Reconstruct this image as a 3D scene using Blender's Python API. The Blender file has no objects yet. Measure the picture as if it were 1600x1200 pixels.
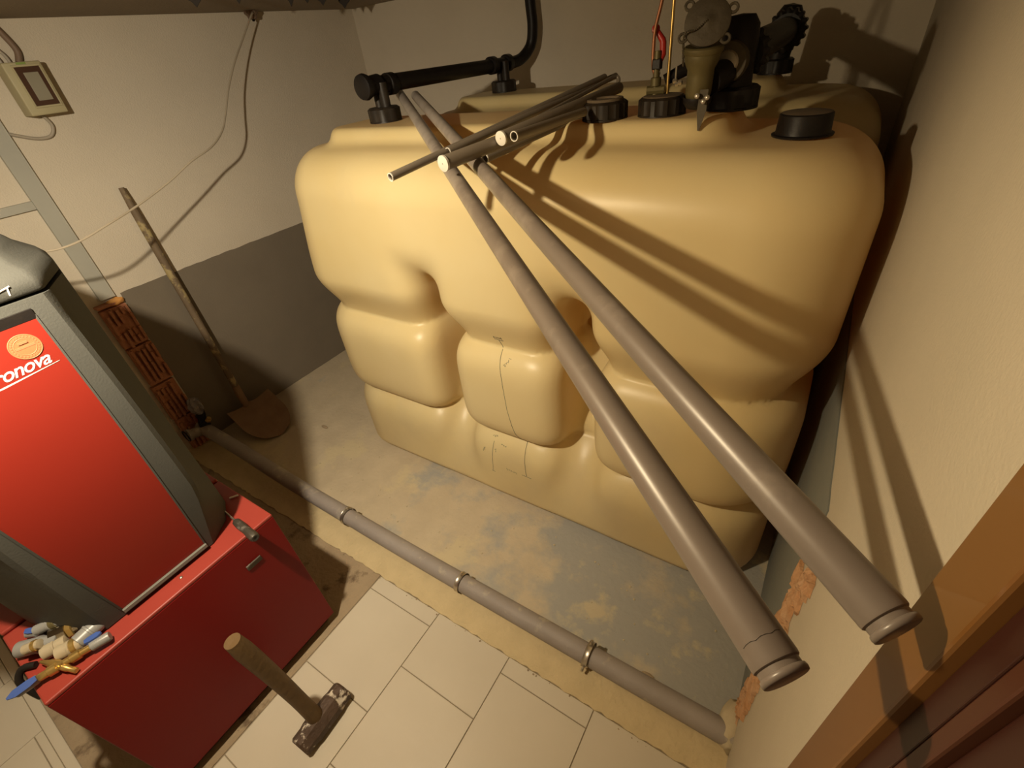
import bpy, bmesh, math, random
import numpy as np
from mathutils import Vector, Matrix
random.seed(7)
SC = bpy.context.scene
COL = SC.collection

# ------------------------------------------------------------------ camera
cam_d = bpy.data.cameras.new('camera')
cam = bpy.data.objects.new('camera', cam_d); COL.objects.link(cam)
RR = np.array([[0.84246693, 0.52899091, -0.10206904],
               [0.24482068, -0.5446692, -0.80212112],
               [-0.47990865, 0.65077191, -0.5883737]])
U_, S_, V_ = np.linalg.svd(RR); RR = U_ @ V_
m = Matrix.Identity(4)
for i in range(3):
    m[i][0] = RR[0][i]; m[i][1] = -RR[1][i]; m[i][2] = -RR[2][i]
m[0][3], m[1][3], m[2][3] = 0.0, 0.0, 1.8
cam.matrix_world = m
cam_d.sensor_fit = 'HORIZONTAL'; cam_d.sensor_width = 36.0
cam_d.lens = 727.307 / 1600 * 36.0
cam_d.clip_start = 0.02
SC.camera = cam

# ------------------------------------------------------------------ world, light, exposure
w = bpy.data.worlds.new('world'); SC.world = w; w.use_nodes = True
w.node_tree.nodes['Background'].inputs[0].default_value = (1.0, 0.72, 0.42, 1)
w.node_tree.nodes['Background'].inputs[1].default_value = 0.02
SC.view_settings.view_transform = 'Standard'
SC.view_settings.look = 'None'
SC.view_settings.gamma = 1.0
SC.view_settings.use_curve_mapping = False
SC.view_settings.exposure = 0.0
# the ceiling lamp above the boiler: bulb, its downward throw below the rim, and an added whiter spot that brightens the left wall
LAMP = Vector((-1.00, -0.05, 2.012))
ld = bpy.data.lights.new('ceiling_bulb_light', 'POINT')
ld.energy = 31; ld.color = (1.0, 0.79, 0.49); ld.shadow_soft_size = 0.022
lo = bpy.data.objects.new('ceiling_bulb_light', ld); COL.objects.link(lo); lo.location = LAMP
for nm, en, colr, aim, cone, blend in (('ceiling_lamp_down', 30, (1.0, 0.79, 0.49), (0, 0, -1), 172, 0.28),
                                       ('added_left_spot', 88, (1.0, 0.92, 0.76), (-0.55, 0.45, -0.70), 130, 1.0)):
    ld = bpy.data.lights.new(nm, 'SPOT')
    ld.energy = en; ld.color = colr; ld.shadow_soft_size = 0.022
    ld.spot_size = math.radians(cone); ld.spot_blend = blend
    lo = bpy.data.objects.new(nm, ld); COL.objects.link(lo); lo.location = LAMP
    lo.rotation_euler = Vector(aim).to_track_quat('-Z', 'Y').to_euler()

# ------------------------------------------------------------------ helpers
def mat(name, col, rough=0.6, metal=0.0, col2=None, scale=8.0, amt=0.5, bump=0.0, bscale=60.0,
        sss=0.0, coat=0.0, detail=4.0, lo=0.35, hi=0.7, spec=0.5):
    M = bpy.data.materials.new(name); M.use_nodes = True
    nt = M.node_tree; N = nt.nodes; Lk = nt.links
    b = N['Principled BSDF']
    b.inputs['Roughness'].default_value = rough
    b.inputs['Metallic'].default_value = metal
    b.inputs['Specular IOR Level'].default_value = spec
    b.inputs['Coat Weight'].default_value = coat
    if sss:
        b.inputs['Subsurface Weight'].default_value = sss
        b.inputs['Subsurface Radius'].default_value = (0.6, 0.3, 0.08)
        b.inputs['Subsurface Scale'].default_value = 0.06
    tc = N.new('ShaderNodeTexCoord')
    if col2 is None: col2 = tuple(c * 0.8 for c in col)
    nz = N.new('ShaderNodeTexNoise'); nz.inputs['Scale'].default_value = scale
    nz.inputs['Detail'].default_value = detail
    Lk.new(tc.outputs['Object'], nz.inputs['Vector'])
    mr = N.new('ShaderNodeMapRange'); mr.inputs[1].default_value = lo; mr.inputs[2].default_value = hi
    mr.inputs[4].default_value = amt
    Lk.new(nz.outputs['Fac'], mr.inputs[0])
    mx = N.new('ShaderNodeMix'); mx.data_type = 'RGBA'
    mx.inputs[6].default_value = (*col, 1); mx.inputs[7].default_value = (*col2, 1)
    Lk.new(mr.outputs[0], mx.inputs[0]); Lk.new(mx.outputs[2], b.inputs['Base Color'])
    if bump:
        n2 = N.new('ShaderNodeTexNoise'); n2.inputs['Scale'].default_value = bscale
        n2.inputs['Detail'].default_value = 5
        Lk.new(tc.outputs['Object'], n2.inputs['Vector'])
        bp = N.new('ShaderNodeBump'); bp.inputs['Strength'].default_value = bump
        bp.inputs['Distance'].default_value = 0.01
        Lk.new(n2.outputs['Fac'], bp.inputs['Height']); Lk.new(bp.outputs[0], b.inputs['Normal'])
    M['mix'] = mx.name
    return M

def layer(M, col, scale, lo, hi, rangebox=None, amt=1.0):
    """put a second stain / paint colour over the base; rangebox=(axis, from, to) grows it along an object axis"""
    nt = M.node_tree; N = nt.nodes; Lk = nt.links
    b = N['Principled BSDF']; src = b.inputs['Base Color'].links[0].from_socket
    tc = [n for n in N if n.type == 'TEX_COORD'][0]
    nz = N.new('ShaderNodeTexNoise'); nz.inputs['Scale'].default_value = scale; nz.inputs['Detail'].default_value = 6
    nz.inputs['Roughness'].default_value = 0.62
    Lk.new(tc.outputs['Object'], nz.inputs['Vector'])
    val = nz.outputs['Fac']
    if rangebox:
        sx = N.new('ShaderNodeSeparateXYZ'); Lk.new(tc.outputs['Object'], sx.inputs[0])
        r = N.new('ShaderNodeMapRange'); r.inputs[1].default_value = rangebox[1]; r.inputs[2].default_value = rangebox[2]
        r.inputs[3].default_value = -rangebox[3]; r.inputs[4].default_value = rangebox[3]
        Lk.new(sx.outputs[rangebox[0]], r.inputs[0])
        ad = N.new('ShaderNodeMath'); ad.operation = 'ADD'
        Lk.new(val, ad.inputs[0]); Lk.new(r.outputs[0], ad.inputs[1]); val = ad.outputs[0]
    mr = N.new('ShaderNodeMapRange'); mr.inputs[1].default_value = lo; mr.inputs[2].default_value = hi
    mr.inputs[4].default_value = amt
    Lk.new(val, mr.inputs[0])
    mx = N.new('ShaderNodeMix'); mx.data_type = 'RGBA'
    Lk.new(mr.outputs[0], mx.inputs[0]); Lk.new(src, mx.inputs[6]); mx.inputs[7].default_value = (*col, 1)
    Lk.new(mx.outputs[2], b.inputs['Base Color'])
    return M

def link(name, bm_or_me, M=None, parent=None, smooth=False, angle=None):
    if isinstance(bm_or_me, bmesh.types.BMesh):
        me = bpy.data.meshes.new(name)
        bmesh.ops.recalc_face_normals(bm_or_me, faces=bm_or_me.faces)
        bm_or_me.to_mesh(me); bm_or_me.free()
    else:
        me = bm_or_me
    o = bpy.data.objects.new(name, me); COL.objects.link(o)
    if M is not None and not me.materials: me.materials.append(M)
    if smooth:
        me.polygons.foreach_set('use_smooth', [True] * len(me.polygons))
        if angle:
            me.set_sharp_from_angle(angle=math.radians(angle))
    if parent is not None:
        o.parent = parent
        o.matrix_parent_inverse = Matrix.Identity(4)
        o.location = -Vector(parent['base']) if 'base' in parent else (0, 0, 0)
    return o

def thing(name, label, cat, base, group=None):
    o = bpy.data.objects.new(name, None); COL.objects.link(o)
    o.location = base; o['base'] = list(base); o['label'] = label; o['category'] = cat
    o.empty_display_size = 0.05
    if group: o['group'] = group
    return o

def tag(o, label, cat, group=None):
    o['label'] = label; o['category'] = cat
    if group: o['group'] = group
    return o

def struct(o):
    o['kind'] = 'structure'; return o

def box(bm, x0, x1, y0, y1, z0, z1, bev=0.0, seg=2):
    r = bmesh.ops.create_cube(bm, size=1.0)
    vs = r['verts']
    bmesh.ops.scale(bm, vec=(x1 - x0, y1 - y0, z1 - z0), verts=vs)
    bmesh.ops.translate(bm, vec=((x0 + x1) / 2, (y0 + y1) / 2, (z0 + z1) / 2), verts=vs)
    if bev:
        es = list({e for v in vs for e in v.link_edges})
        bmesh.ops.bevel(bm, geom=es, offset=bev, segments=seg, affect='EDGES', profile=0.5)
    return bm

def frame_of(d, up=None):
    d = Vector(d).normalized()
    u = Vector(up) if up else (Vector((0, 0, 1)) if abs(d.z) < 0.9 else Vector((1, 0, 0)))
    a = d.cross(u).normalized(); b = a.cross(d).normalized()
    return d, a, b

def lathe(bm, origin, axis, prof, n=32, rib=0, ribh=0.0, ribrange=None, cap0=True, cap1=True, phase=0.0):
    """prof: list of (distance along axis, radius)"""
    o = Vector(origin); d, a, b = frame_of(axis)
    rings = []
    for k, (t, r) in enumerate(prof):
        ring = []
        for i in range(n):
            th = 2 * math.pi * i / n + phase
            rr = r
            if rib and ribrange and ribrange[0] <= k <= ribrange[1]:
                rr = r + (ribh if (i % (n // rib)) < max(1, (n // rib) // 2) else 0)
            ring.append(bm.verts.new(o + d * t + (a * math.cos(th) + b * math.sin(th)) * rr))
        rings.append(ring)
    for r0, r1 in zip(rings, rings[1:]):
        for i in range(n):
            bm.faces.new((r0[i], r0[(i + 1) % n], r1[(i + 1) % n], r1[i]))
    if cap0: bm.faces.new(list(reversed(rings[0])))
    if cap1: bm.faces.new(rings[-1])
    return bm

def spline(pts, sub=8):
    P = [Vector(p) for p in pts]
    if len(P) < 3: return P
    out = []
    for i in range(len(P) - 1):
        p0 = P[max(i - 1, 0)]; p1 = P[i]; p2 = P[i + 1]; p3 = P[min(i + 2, len(P) - 1)]
        for k in range(sub):
            t = k / sub
            out.append(0.5 * ((2 * p1) + (p2 - p0) * t + (2 * p0 - 5 * p1 + 4 * p2 - p3) * t * t + (3 * p1 - p0 - 3 * p2 + p3) * t ** 3))
    out.append(P[-1]); return out

def tube(bm, pts, r, n=12, caps=True):
    P = [Vector(p) for p in pts]
    rr = r if isinstance(r, (list, tuple)) else [r] * len(P)
    t0 = (P[1] - P[0]).normalized(); _, a, b = frame_of(t0)
    rings = []
    for i, p in enumerate(P):
        t = (P[min(i + 1, len(P) - 1)] - P[max(i - 1, 0)]).normalized()
        a = (a - t * a.dot(t)).normalized(); b = t.cross(a)
        rings.append([bm.verts.new(p + (a * math.cos(2 * math.pi * k / n) + b * math.sin(2 * math.pi * k / n)) * rr[i]) for k in range(n)])
    for r0, r1 in zip(rings, rings[1:]):
        for k in range(n):
            bm.faces.new((r0[k], r0[(k + 1) % n], r1[(k + 1) % n], r1[k]))
    if caps:
        bm.faces.new(list(reversed(rings[0]))); bm.faces.new(rings[-1])
    return bm

def prism(bm, poly, fn, h0, h1):
    """poly of 2D points mapped by fn(u, v, h)"""
    lo_ = [bm.verts.new(fn(u, v, h0)) for u, v in poly]
    hi_ = [bm.verts.new(fn(u, v, h1)) for u, v in poly]
    n = len(poly)
    bm.faces.new(lo_); bm.faces.new(list(reversed(hi_)))
    for i in range(n):
        bm.faces.new((lo_[i], hi_[i], hi_[(i + 1) % n], lo_[(i + 1) % n]))
    return bm

def BM(): return bmesh.new()

# ------------------------------------------------------------------ materials
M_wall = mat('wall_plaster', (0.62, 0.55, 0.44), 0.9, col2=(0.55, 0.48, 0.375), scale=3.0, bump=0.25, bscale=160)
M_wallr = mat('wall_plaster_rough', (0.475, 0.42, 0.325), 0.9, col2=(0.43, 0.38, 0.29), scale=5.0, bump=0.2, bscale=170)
M_paint = mat('grey_wall_paint', (0.185, 0.153, 0.112), 0.7, col2=(0.155, 0.127, 0.093), scale=5.0, bump=0.12, bscale=120)
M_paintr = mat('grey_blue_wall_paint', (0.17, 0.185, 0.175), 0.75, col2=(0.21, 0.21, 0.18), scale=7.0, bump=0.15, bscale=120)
M_ceil = mat('ceiling_plaster', (0.27, 0.22, 0.16), 0.95, scale=4, bump=0.3, bscale=80)
M_basin = mat('basin_concrete', (0.50, 0.415, 0.29), 0.9, col2=(0.40, 0.325, 0.225), scale=9.0, bump=0.35, bscale=45)
layer(M_basin, (0.31, 0.31, 0.29), 3.0, 0.48, 0.60, (0, -2.3, 0.3, 0.20), 0.85)
layer(M_basin, (0.54, 0.45, 0.28), 4.2, 0.55, 0.63, None, 0.75)
M_mortar = mat('yellowish_mortar', (0.56, 0.445, 0.255), 0.95, col2=(0.45, 0.355, 0.20), scale=14.0, bump=0.5, bscale=60)
M_screed = mat('brown_screed', (0.34, 0.26, 0.165), 0.95, col2=(0.25, 0.18, 0.11), scale=7.0, bump=0.5, bscale=50)
layer(M_screed, (0.10, 0.062, 0.035), 9.0, 0.56, 0.66, None, 0.8)
M_grout = mat('tile_grout', (0.27, 0.22, 0.15), 0.95, scale=30, bump=0.3)
M_tile = mat('pale_floor_tile', (0.56, 0.50, 0.395), 0.42, col2=(0.49, 0.43, 0.33), scale=3.4, bump=0.05, bscale=30, detail=8)
M_tank = mat('yellowed_polyethylene', (0.81, 0.680, 0.375), 0.38, col2=(0.77, 0.62, 0.305), scale=2.2, amt=1.0, bump=0.05, bscale=14)
def translucent(M, col, fac):
    nt = M.node_tree; N = nt.nodes; b = N['Principled BSDF']; out = N['Material Output']
    t = N.new('ShaderNodeBsdfTranslucent'); t.inputs[0].default_value = (*col, 1)
    mx = N.new('ShaderNodeMixShader'); mx.inputs[0].default_value = fac
    nt.links.new(b.outputs[0], mx.inputs[1]); nt.links.new(t.outputs[0], mx.inputs[2]); nt.links.new(mx.outputs[0], out.inputs[0])
translucent(M_tank, (0.95, 0.52, 0.06), 0.22)
layer(M_tank, (0.62, 0.52, 0.32), 2.6, 0.50, 0.75, (2, 1.0, 0.0, 0.12), 0.5)
M_pipe = mat('grey_brown_pipe', (0.19, 0.157, 0.134), 0.36, col2=(0.17, 0.14, 0.118), scale=12, spec=0.5)
layer(M_pipe, (0.36, 0.31, 0.26), 14.0, 0.40, 0.75, (0, -0.1, -1.3, 0.22), 0.8)
M_pipe_old = mat('dusty_grey_pipe', (0.30, 0.262, 0.235), 0.62, col2=(0.215, 0.18, 0.155), scale=6, bump=0.2, bscale=50)
layer(M_pipe_old, (0.46, 0.40, 0.29), 11.0, 0.60, 0.70, None, 0.7)
M_rod = mat('grey_conduit', (0.21, 0.175, 0.135), 0.38, col2=(0.18, 0.15, 0.115), scale=10)
M_white = mat('white_plastic', (0.80, 0.76, 0.68), 0.5, scale=30)
M_white_d = mat('white_plastic_dot', (0.35, 0.31, 0.26), 0.6)
M_dark_in = mat('dark_inside', (0.03, 0.022, 0.016), 0.8)
M_black = mat('black_plastic', (0.010, 0.008, 0.0075), 0.45, col2=(0.020, 0.015, 0.011), scale=18, bump=0.08, spec=0.25)
M_black_d = mat('dusty_black_plastic', (0.018, 0.013, 0.009), 0.5, col2=(0.06, 0.042, 0.025), scale=22, lo=0.5, hi=0.8, spec=0.3)
M_capdust = mat('dusty_cap_top', (0.14, 0.10, 0.06), 0.8, col2=(0.07, 0.05, 0.03), scale=30)
M_hood = mat('dark_grey_hood_plastic', (0.066, 0.065, 0.056), 0.6, col2=(0.056, 0.055, 0.048), scale=6, bump=0.1, bscale=220, spec=0.2)
M_hood_in = mat('hood_inner_edge', (0.15, 0.15, 0.125), 0.45, scale=10)
M_red = mat('red_front_panel', (0.235, 0.020, 0.011), 0.45, col2=(0.215, 0.018, 0.010), scale=4, spec=0.25)
M_redshade = mat('red_paint_shaded_face', (0.17, 0.006, 0.005), 0.42, col2=(0.155, 0.006, 0.005), scale=3, spec=0.2)  # same paint as the casing top, darkened to put grazing light into the colour
M_redlit = mat('red_paint_lit_top', (0.27, 0.036, 0.024), 0.45, col2=(0.24, 0.031, 0.020), scale=6, spec=0.4)  # same paint as the casing face, kept lighter as its lit copy
M_sticker = mat('orange_sticker', (0.42, 0.135, 0.050), 0.6)
M_stick2 = mat('pale_sticker_print', (0.46, 0.19, 0.085), 0.6)
M_letter = mat('white_lettering', (0.85, 0.78, 0.70), 0.5)
M_wood = mat('old_wood_handle', (0.135, 0.080, 0.028), 0.65, col2=(0.095, 0.054, 0.019), scale=14, bump=0.3, bscale=40)
M_woodp = mat('grey_brown_wood', (0.17, 0.12, 0.07), 0.7, col2=(0.11, 0.075, 0.045), scale=12, bump=0.3, bscale=40)
layer(M_woodp, (0.42, 0.33, 0.15), 16, 0.52, 0.60, None, 0.8)
M_rust = mat('rusty_dusty_steel', (0.23, 0.135, 0.075), 0.8, col2=(0.32, 0.21, 0.12), scale=12, bump=0.4, bscale=60)
M_hammer = mat('worn_hammer_steel', (0.09, 0.055, 0.035), 0.6, metal=0.3, col2=(0.05, 0.03, 0.02), scale=14, bump=0.4, bscale=60)
layer(M_hammer, (0.62, 0.55, 0.44), 26, 0.58, 0.64, None, 1.0)
M_steel = mat('zinc_steel', (0.55, 0.50, 0.42), 0.35, metal=0.9, col2=(0.38, 0.33, 0.27), scale=30)
M_steel_d = mat('dirty_steel', (0.085, 0.072, 0.055), 0.5, metal=0.6, col2=(0.5, 0.46, 0.4), scale=35, lo=0.55, hi=0.7)
M_brass = mat('brass', (0.62, 0.42, 0.14), 0.32, metal=0.85, col2=(0.45, 0.28, 0.09), scale=30)
M_brass_d = mat('tarnished_brass', (0.135, 0.11, 0.045), 0.5, metal=0.35, col2=(0.09, 0.07, 0.032), scale=25)
M_lid = mat('weathered_grey_metal', (0.080, 0.064, 0.040), 0.7, metal=0.2, col2=(0.06, 0.046, 0.03), scale=20, bump=0.2)
M_copper = mat('copper_tube', (0.34, 0.14, 0.07), 0.45, metal=0.6, scale=30)
M_redh = mat('red_lever_plastic', (0.42, 0.02, 0.015), 0.4)
M_brick = mat('terracotta', (0.46, 0.20, 0.105), 0.9, col2=(0.36, 0.145, 0.075), scale=20, bump=0.5, bscale=70)
M_brick2 = mat('broken_terracotta', (0.44, 0.225, 0.10), 0.9, col2=(0.56, 0.40, 0.26), scale=18, bump=0.8, bscale=60)
M_foam = mat('orange_foam', (0.75, 0.36, 0.10), 0.9, scale=30, bump=0.5)
M_trunk = mat('grey_trunking', (0.40, 0.39, 0.335), 0.55, scale=5)
M_boxp = mat('ivory_plastic', (0.42, 0.37, 0.22), 0.5, col2=(0.38, 0.33, 0.19), scale=8)
M_win = mat('smoked_window', (0.07, 0.035, 0.022), 0.25)
M_module = mat('grey_module', (0.26, 0.235, 0.17), 0.5)
M_green = mat('green_label', (0.22, 0.30, 0.07), 0.6)
M_cable = mat('grey_cable', (0.38, 0.33, 0.26), 0.6)
M_cord = mat('pale_cord', (0.45, 0.38, 0.28), 0.7)
M_conduit = mat('brown_conduit', (0.20, 0.13, 0.085), 0.6)
M_orange = mat('orange_varnished_wood', (0.165, 0.070, 0.014), 0.45, col2=(0.14, 0.058, 0.012), scale=5, coat=0.2)
M_maho = mat('dark_red_wood', (0.035, 0.008, 0.004), 0.45, col2=(0.028, 0.006, 0.003), scale=6)
M_maho2 = mat('red_brown_wood', (0.065, 0.018, 0.007), 0.45, col2=(0.055, 0.015, 0.006), scale=6)
M_ink = mat('felt_pen_ink', (0.10, 0.085, 0.07), 0.8)
M_blue = mat('blue_plastic', (0.045, 0.09, 0.30), 0.4)
M_greyf = mat('grey_pipe_fitting', (0.22, 0.215, 0.20), 0.35, scale=20)
M_cream = mat('cream_fitting', (0.34, 0.28, 0.185), 0.45, scale=20)
M_chrome = mat('chrome', (0.50, 0.47, 0.42), 0.15, metal=1.0)
M_rag = mat('grey_plastic_film', (0.22, 0.20, 0.20), 0.4, col2=(0.12, 0.10, 0.10), scale=20)
M_dust = mat('dust_crumbs', (0.50, 0.42, 0.28), 0.95, scale=40)

# ------------------------------------------------------------------ the room shell
XL, XR, YB, YF, ZC = -2.92, 0.149, 2.74, -1.7, 2.08
CURB = 0.56
struct(link('wall_left', box(BM(), XL - 0.12, XL, YF, YB + 0.12, -0.1, ZC), M_wall))
struct(link('wall_back', box(BM(), XL, XR, YB, YB + 0.12, -0.1, ZC), M_wall))
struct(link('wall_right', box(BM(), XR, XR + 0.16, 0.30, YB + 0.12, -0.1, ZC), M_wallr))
struct(link('wall_front', box(BM(), XL - 0.12, XR + 0.3, YF - 0.12, YF, -0.1, ZC), M_wall))
struct(link('ceiling', box(BM(), XL - 0.12, XR + 0.3, YF - 0.12, YB + 0.12, ZC, ZC + 0.1), M_ceil))
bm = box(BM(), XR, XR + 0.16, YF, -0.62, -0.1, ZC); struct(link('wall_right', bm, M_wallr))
# grey dado paint inside the former bund, a skin of its own thickness
def skin(name, M, axis, c0, c1, a0, a1, z1, seed, thick):
    """painted band with a slightly wavering upper edge"""
    rnd = random.Random(seed); bmx = BM(); n = 60
    lo_, hi_ = [], []
    for k in range(n + 1):
        a = a0 + (a1 - a0) * k / n
        zz = z1 + rnd.uniform(-0.002, 0.002)
        for h, lst in ((0.0, lo_), (zz, hi_)):
            lst.append([bmx.verts.new((c, a, h) if axis == 'x' else (a, c, h)) for c in (c0, c1)])
    for k in range(n):
        for c in (0, 1):
            bmx.faces.new((lo_[k][c], lo_[k + 1][c], hi_[k + 1][c], hi_[k][c]))
        bmx.faces.new((hi_[k][0], hi_[k + 1][0], hi_[k + 1][1], hi_[k][1]))
    bmx.faces.new((lo_[0][0], lo_[0][1], hi_[0][1], hi_[0][0])); bmx.faces.new((lo_[n][0], lo_[n][1], hi_[n][1], hi_[n][0]))
    return struct(link(name, bmx, M))
skin('trim_1', M_paint, 'x', XL, XL + 0.003, 0.735, YB, 0.985, 1, 0.003)
skin('trim_2', M_paintr, 'x', XR - 0.003, XR, 0.80, YB, 0.985, 2, 0.003)
skin('trim_3', M_paint, 'y', YB - 0.003, YB, XL + 0.003, XR - 0.003, 0.985, 3, 0.003)

# floor: grout bed with single tiles, screed under the boiler, basin concrete, mortar strip
fl = struct(link('floor', box(BM(), XL - 0.12, XR + 0.3, YF - 0.12, YB + 0.12, -0.12, -0.0035), M_grout))
def tile_at(x0, x1, y0, y1, first=[None]):
    bmx = box(BM(), x0 + 0.0016, x1 - 0.0016, y0 + 0.0016, y1 - 0.0016, -0.01, random.uniform(-0.0004, 0.0004), 0.001, 1)
    o = link('tile', bmx, M_tile, fl)
    return o
W = 0.333
for k in range(-7, 3):
    x0 = -0.58 + W * k; x1 = x0 + W
    if x0 < XL: x0 = XL
    if x1 > XR and x0 < XR: x1 = XR + 0.001
    if x0 >= XR or x1 <= XL + 0.02: continue
    off = 0.4985 if k % 2 == 0 else 0.334
    for j in range(-6, 2):
        y1 = off + 0.334 * (j + 1); y0 = off + 0.334 * j
        y1 = min(y1, CURB); y0 = max(y0, YF)
        if y1 - y0 < 0.02: continue
        if x1 < -1.2:
            if y0 > -0.47 and y1 > -0.47: continue       # boiler stands on screed here
            y1 = min(y1, -0.478)
            if y1 - y0 < 0.02: continue
        tile_at(x0, x1, y0, y1)
struct(link('trim_4', box(BM(), XL, -1.27, -0.476, -0.446, -0.01, 0.006, 0.002), M_tile))
def slab(name, M, x0, x1, y0, y1, ztop, nx, ny, amp, seed, edge=0.0):
    rnd = random.Random(seed); bmx = BM(); g = []
    for i in range(nx + 1):
        row = []
        for j in range(ny + 1):
            x = x0 + (x1 - x0) * i / nx; y = y0 + (y1 - y0) * j / ny
            if edge and 0 < i < nx and j in (0,): y += rnd.uniform(-edge, edge)
            z = (ztop(x, y) if callable(ztop) else ztop) + rnd.uniform(-amp, amp)
            row.append(bmx.verts.new((x, y, z)))
        g.append(row)
    for i in range(nx):
        for j in range(ny):
            bmx.faces.new((g[i][j], g[i + 1][j], g[i + 1][j + 1], g[i][j + 1]))
    # skirt
    rim = [g[i][0] for i in range(nx + 1)] + [g[nx][j] for j in range(1, ny + 1)] + [g[i][ny] for i in range(nx - 1, -1, -1)] + [g[0][j] for j in range(ny - 1, 0, -1)]
    low = [bmx.verts.new((v.co.x, v.co.y, -0.05)) for v in rim]
    for i in range(len(rim)):
        j = (i + 1) % len(rim)
        bmx.faces.new((rim[i], low[i], low[j], rim[j]))
    return struct(link(name, bmx, M, smooth=True, angle=50))
slab('floor', M_screed, XL, -1.25, -0.446, CURB + 0.02, -0.001, 60, 36, 0.0012, 5)
slab('floor', M_basin, XL, XR, 0.66, YB, 0.0005, 90, 60, 0.0008, 6)
def mort(x, y):
    t = (y - CURB) / 0.14
    return 0.004 + 0.016 * math.sin(min(max(t, 0), 1) * math.pi * 0.75)
slab('trim_5', M_mortar, XL, XR, CURB, 0.70, mort, 140, 8, 0.0016, 8, 0.004)

# right hand plaster end and the door lining beside the camera
d1 = struct(link('door_1', box(BM(), XR - 0.014, XR + 0.02, 0.251, 0.318, -0.0, ZC, 0.003), M_orange))
jb = link('door_jamb', box(BM(), XR - 0.004, XR + 0.16, 0.226, 0.251, 0.0, ZC, 0.001), M_maho, d1)
jb = link('door_stop', box(BM(), XR - 0.003, XR + 0.14, 0.2105, 0.2265, 0.0, ZC, 0.002), M_maho2, d1)
jb = link('door_leaf', box(BM(), XR + 0.004, XR + 0.05, -0.62, 0.2105, 0.0, ZC, 0.002), M_maho, d1)

# ------------------------------------------------------------------ surface nets for the tank
def sdf_mesh(f, lo3, hi3, h):
    ax = [np.arange(lo3[i], hi3[i] + h, h) for i in range(3)]
    X, Y, Z = np.meshgrid(*ax, indexing='ij')
    D = f(X, Y, Z).astype(np.float32)
    nx, ny, nz = D.shape
    c = [(i, j, k) for i in (0, 1) for j in (0, 1) for k in (0, 1)]
    def sub(i, j, k): return D[i:nx - 1 + i, j:ny - 1 + j, k:nz - 1 + k]
    ins = sum((sub(*q) < 0).astype(np.int8) for q in c)
    act = (ins > 0) & (ins < 8)
    acc = np.zeros(act.shape + (3,), np.float32); cnt = np.zeros(act.shape, np.float32)
    for q in c:
        for axn in range(3):
            if q[axn]: continue
            q2 = list(q); q2[axn] = 1
            a = sub(*q); b = sub(*q2); cr = (a < 0) != (b < 0)
            t = np.where(cr, a / np.where(cr, a - b, 1), 0)
            for d in range(3):
                acc[..., d] += np.where(cr, (t if d == axn else q[d]), 0)
            cnt += cr
    idx = -np.ones(act.shape, np.int64); ii = np.argwhere(act)
    idx[act] = np.arange(len(ii))
    v = ii + acc[act] / cnt[act][:, None]
    v = v * h + np.array([a[0] for a in ax])
    for _ in range(3):                                   # snap to the smooth function
        e = 1e-3
        fv = f(v[:, 0], v[:, 1], v[:, 2])
        g = np.stack([f(v[:, 0] + e, v[:, 1], v[:, 2]) - f(v[:, 0] - e, v[:, 1], v[:, 2]),
                      f(v[:, 0], v[:, 1] + e, v[:, 2]) - f(v[:, 0], v[:, 1] - e, v[:, 2]),
                      f(v[:, 0], v[:, 1], v[:, 2] + e) - f(v[:, 0], v[:, 1], v[:, 2] - e)], 1) / (2 * e)
        st = g * (fv / np.maximum((g ** 2).sum(1), 0.2))[:, None]
        v = v - np.clip(st, -h * .3, h * .3)
    quads = []
    for axn in range(3):
        sl0 = [slice(1, -1)] * 3; sl1 = [slice(1, -1)] * 3
        sl0[axn] = slice(0, D.shape[axn] - 1); sl1[axn] = slice(1, D.shape[axn])
        a = D[tuple(sl0)]; b = D[tuple(sl1)]
        cr = (a < 0) != (b < 0); p = np.argwhere(cr)
        o1, o2 = [(1, 2), (2, 0), (0, 1)][axn]
        p = p.copy()
        for o in (o1, o2): p[:, o] += 1
        def at(d1, d2):
            q = p.copy(); q[:, o1] -= d1; q[:, o2] -= d2
            return idx[q[:, 0], q[:, 1], q[:, 2]]
        Q = np.stack([at(0, 0), at(1, 0), at(1, 1), at(0, 1)], 1)
        fl_ = a[cr] > 0
        Q[fl_] = Q[fl_][:, ::-1]
        quads.append(Q)
    Q = np.concatenate(quads)
    return v, Q

def smax(a, b, k):
    h = np.clip(0.5 + 0.5 * (a - b) / k, 0, 1)
    return b * (1 - h) + a * h + k * h * (1 - h)
def smin(a, b, k): return -smax(-a, -b, k)
def sstep(a, b, x):
    t = np.clip((x - a) / (b - a), 0, 1); return t * t * (3 - 2 * t)

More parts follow.
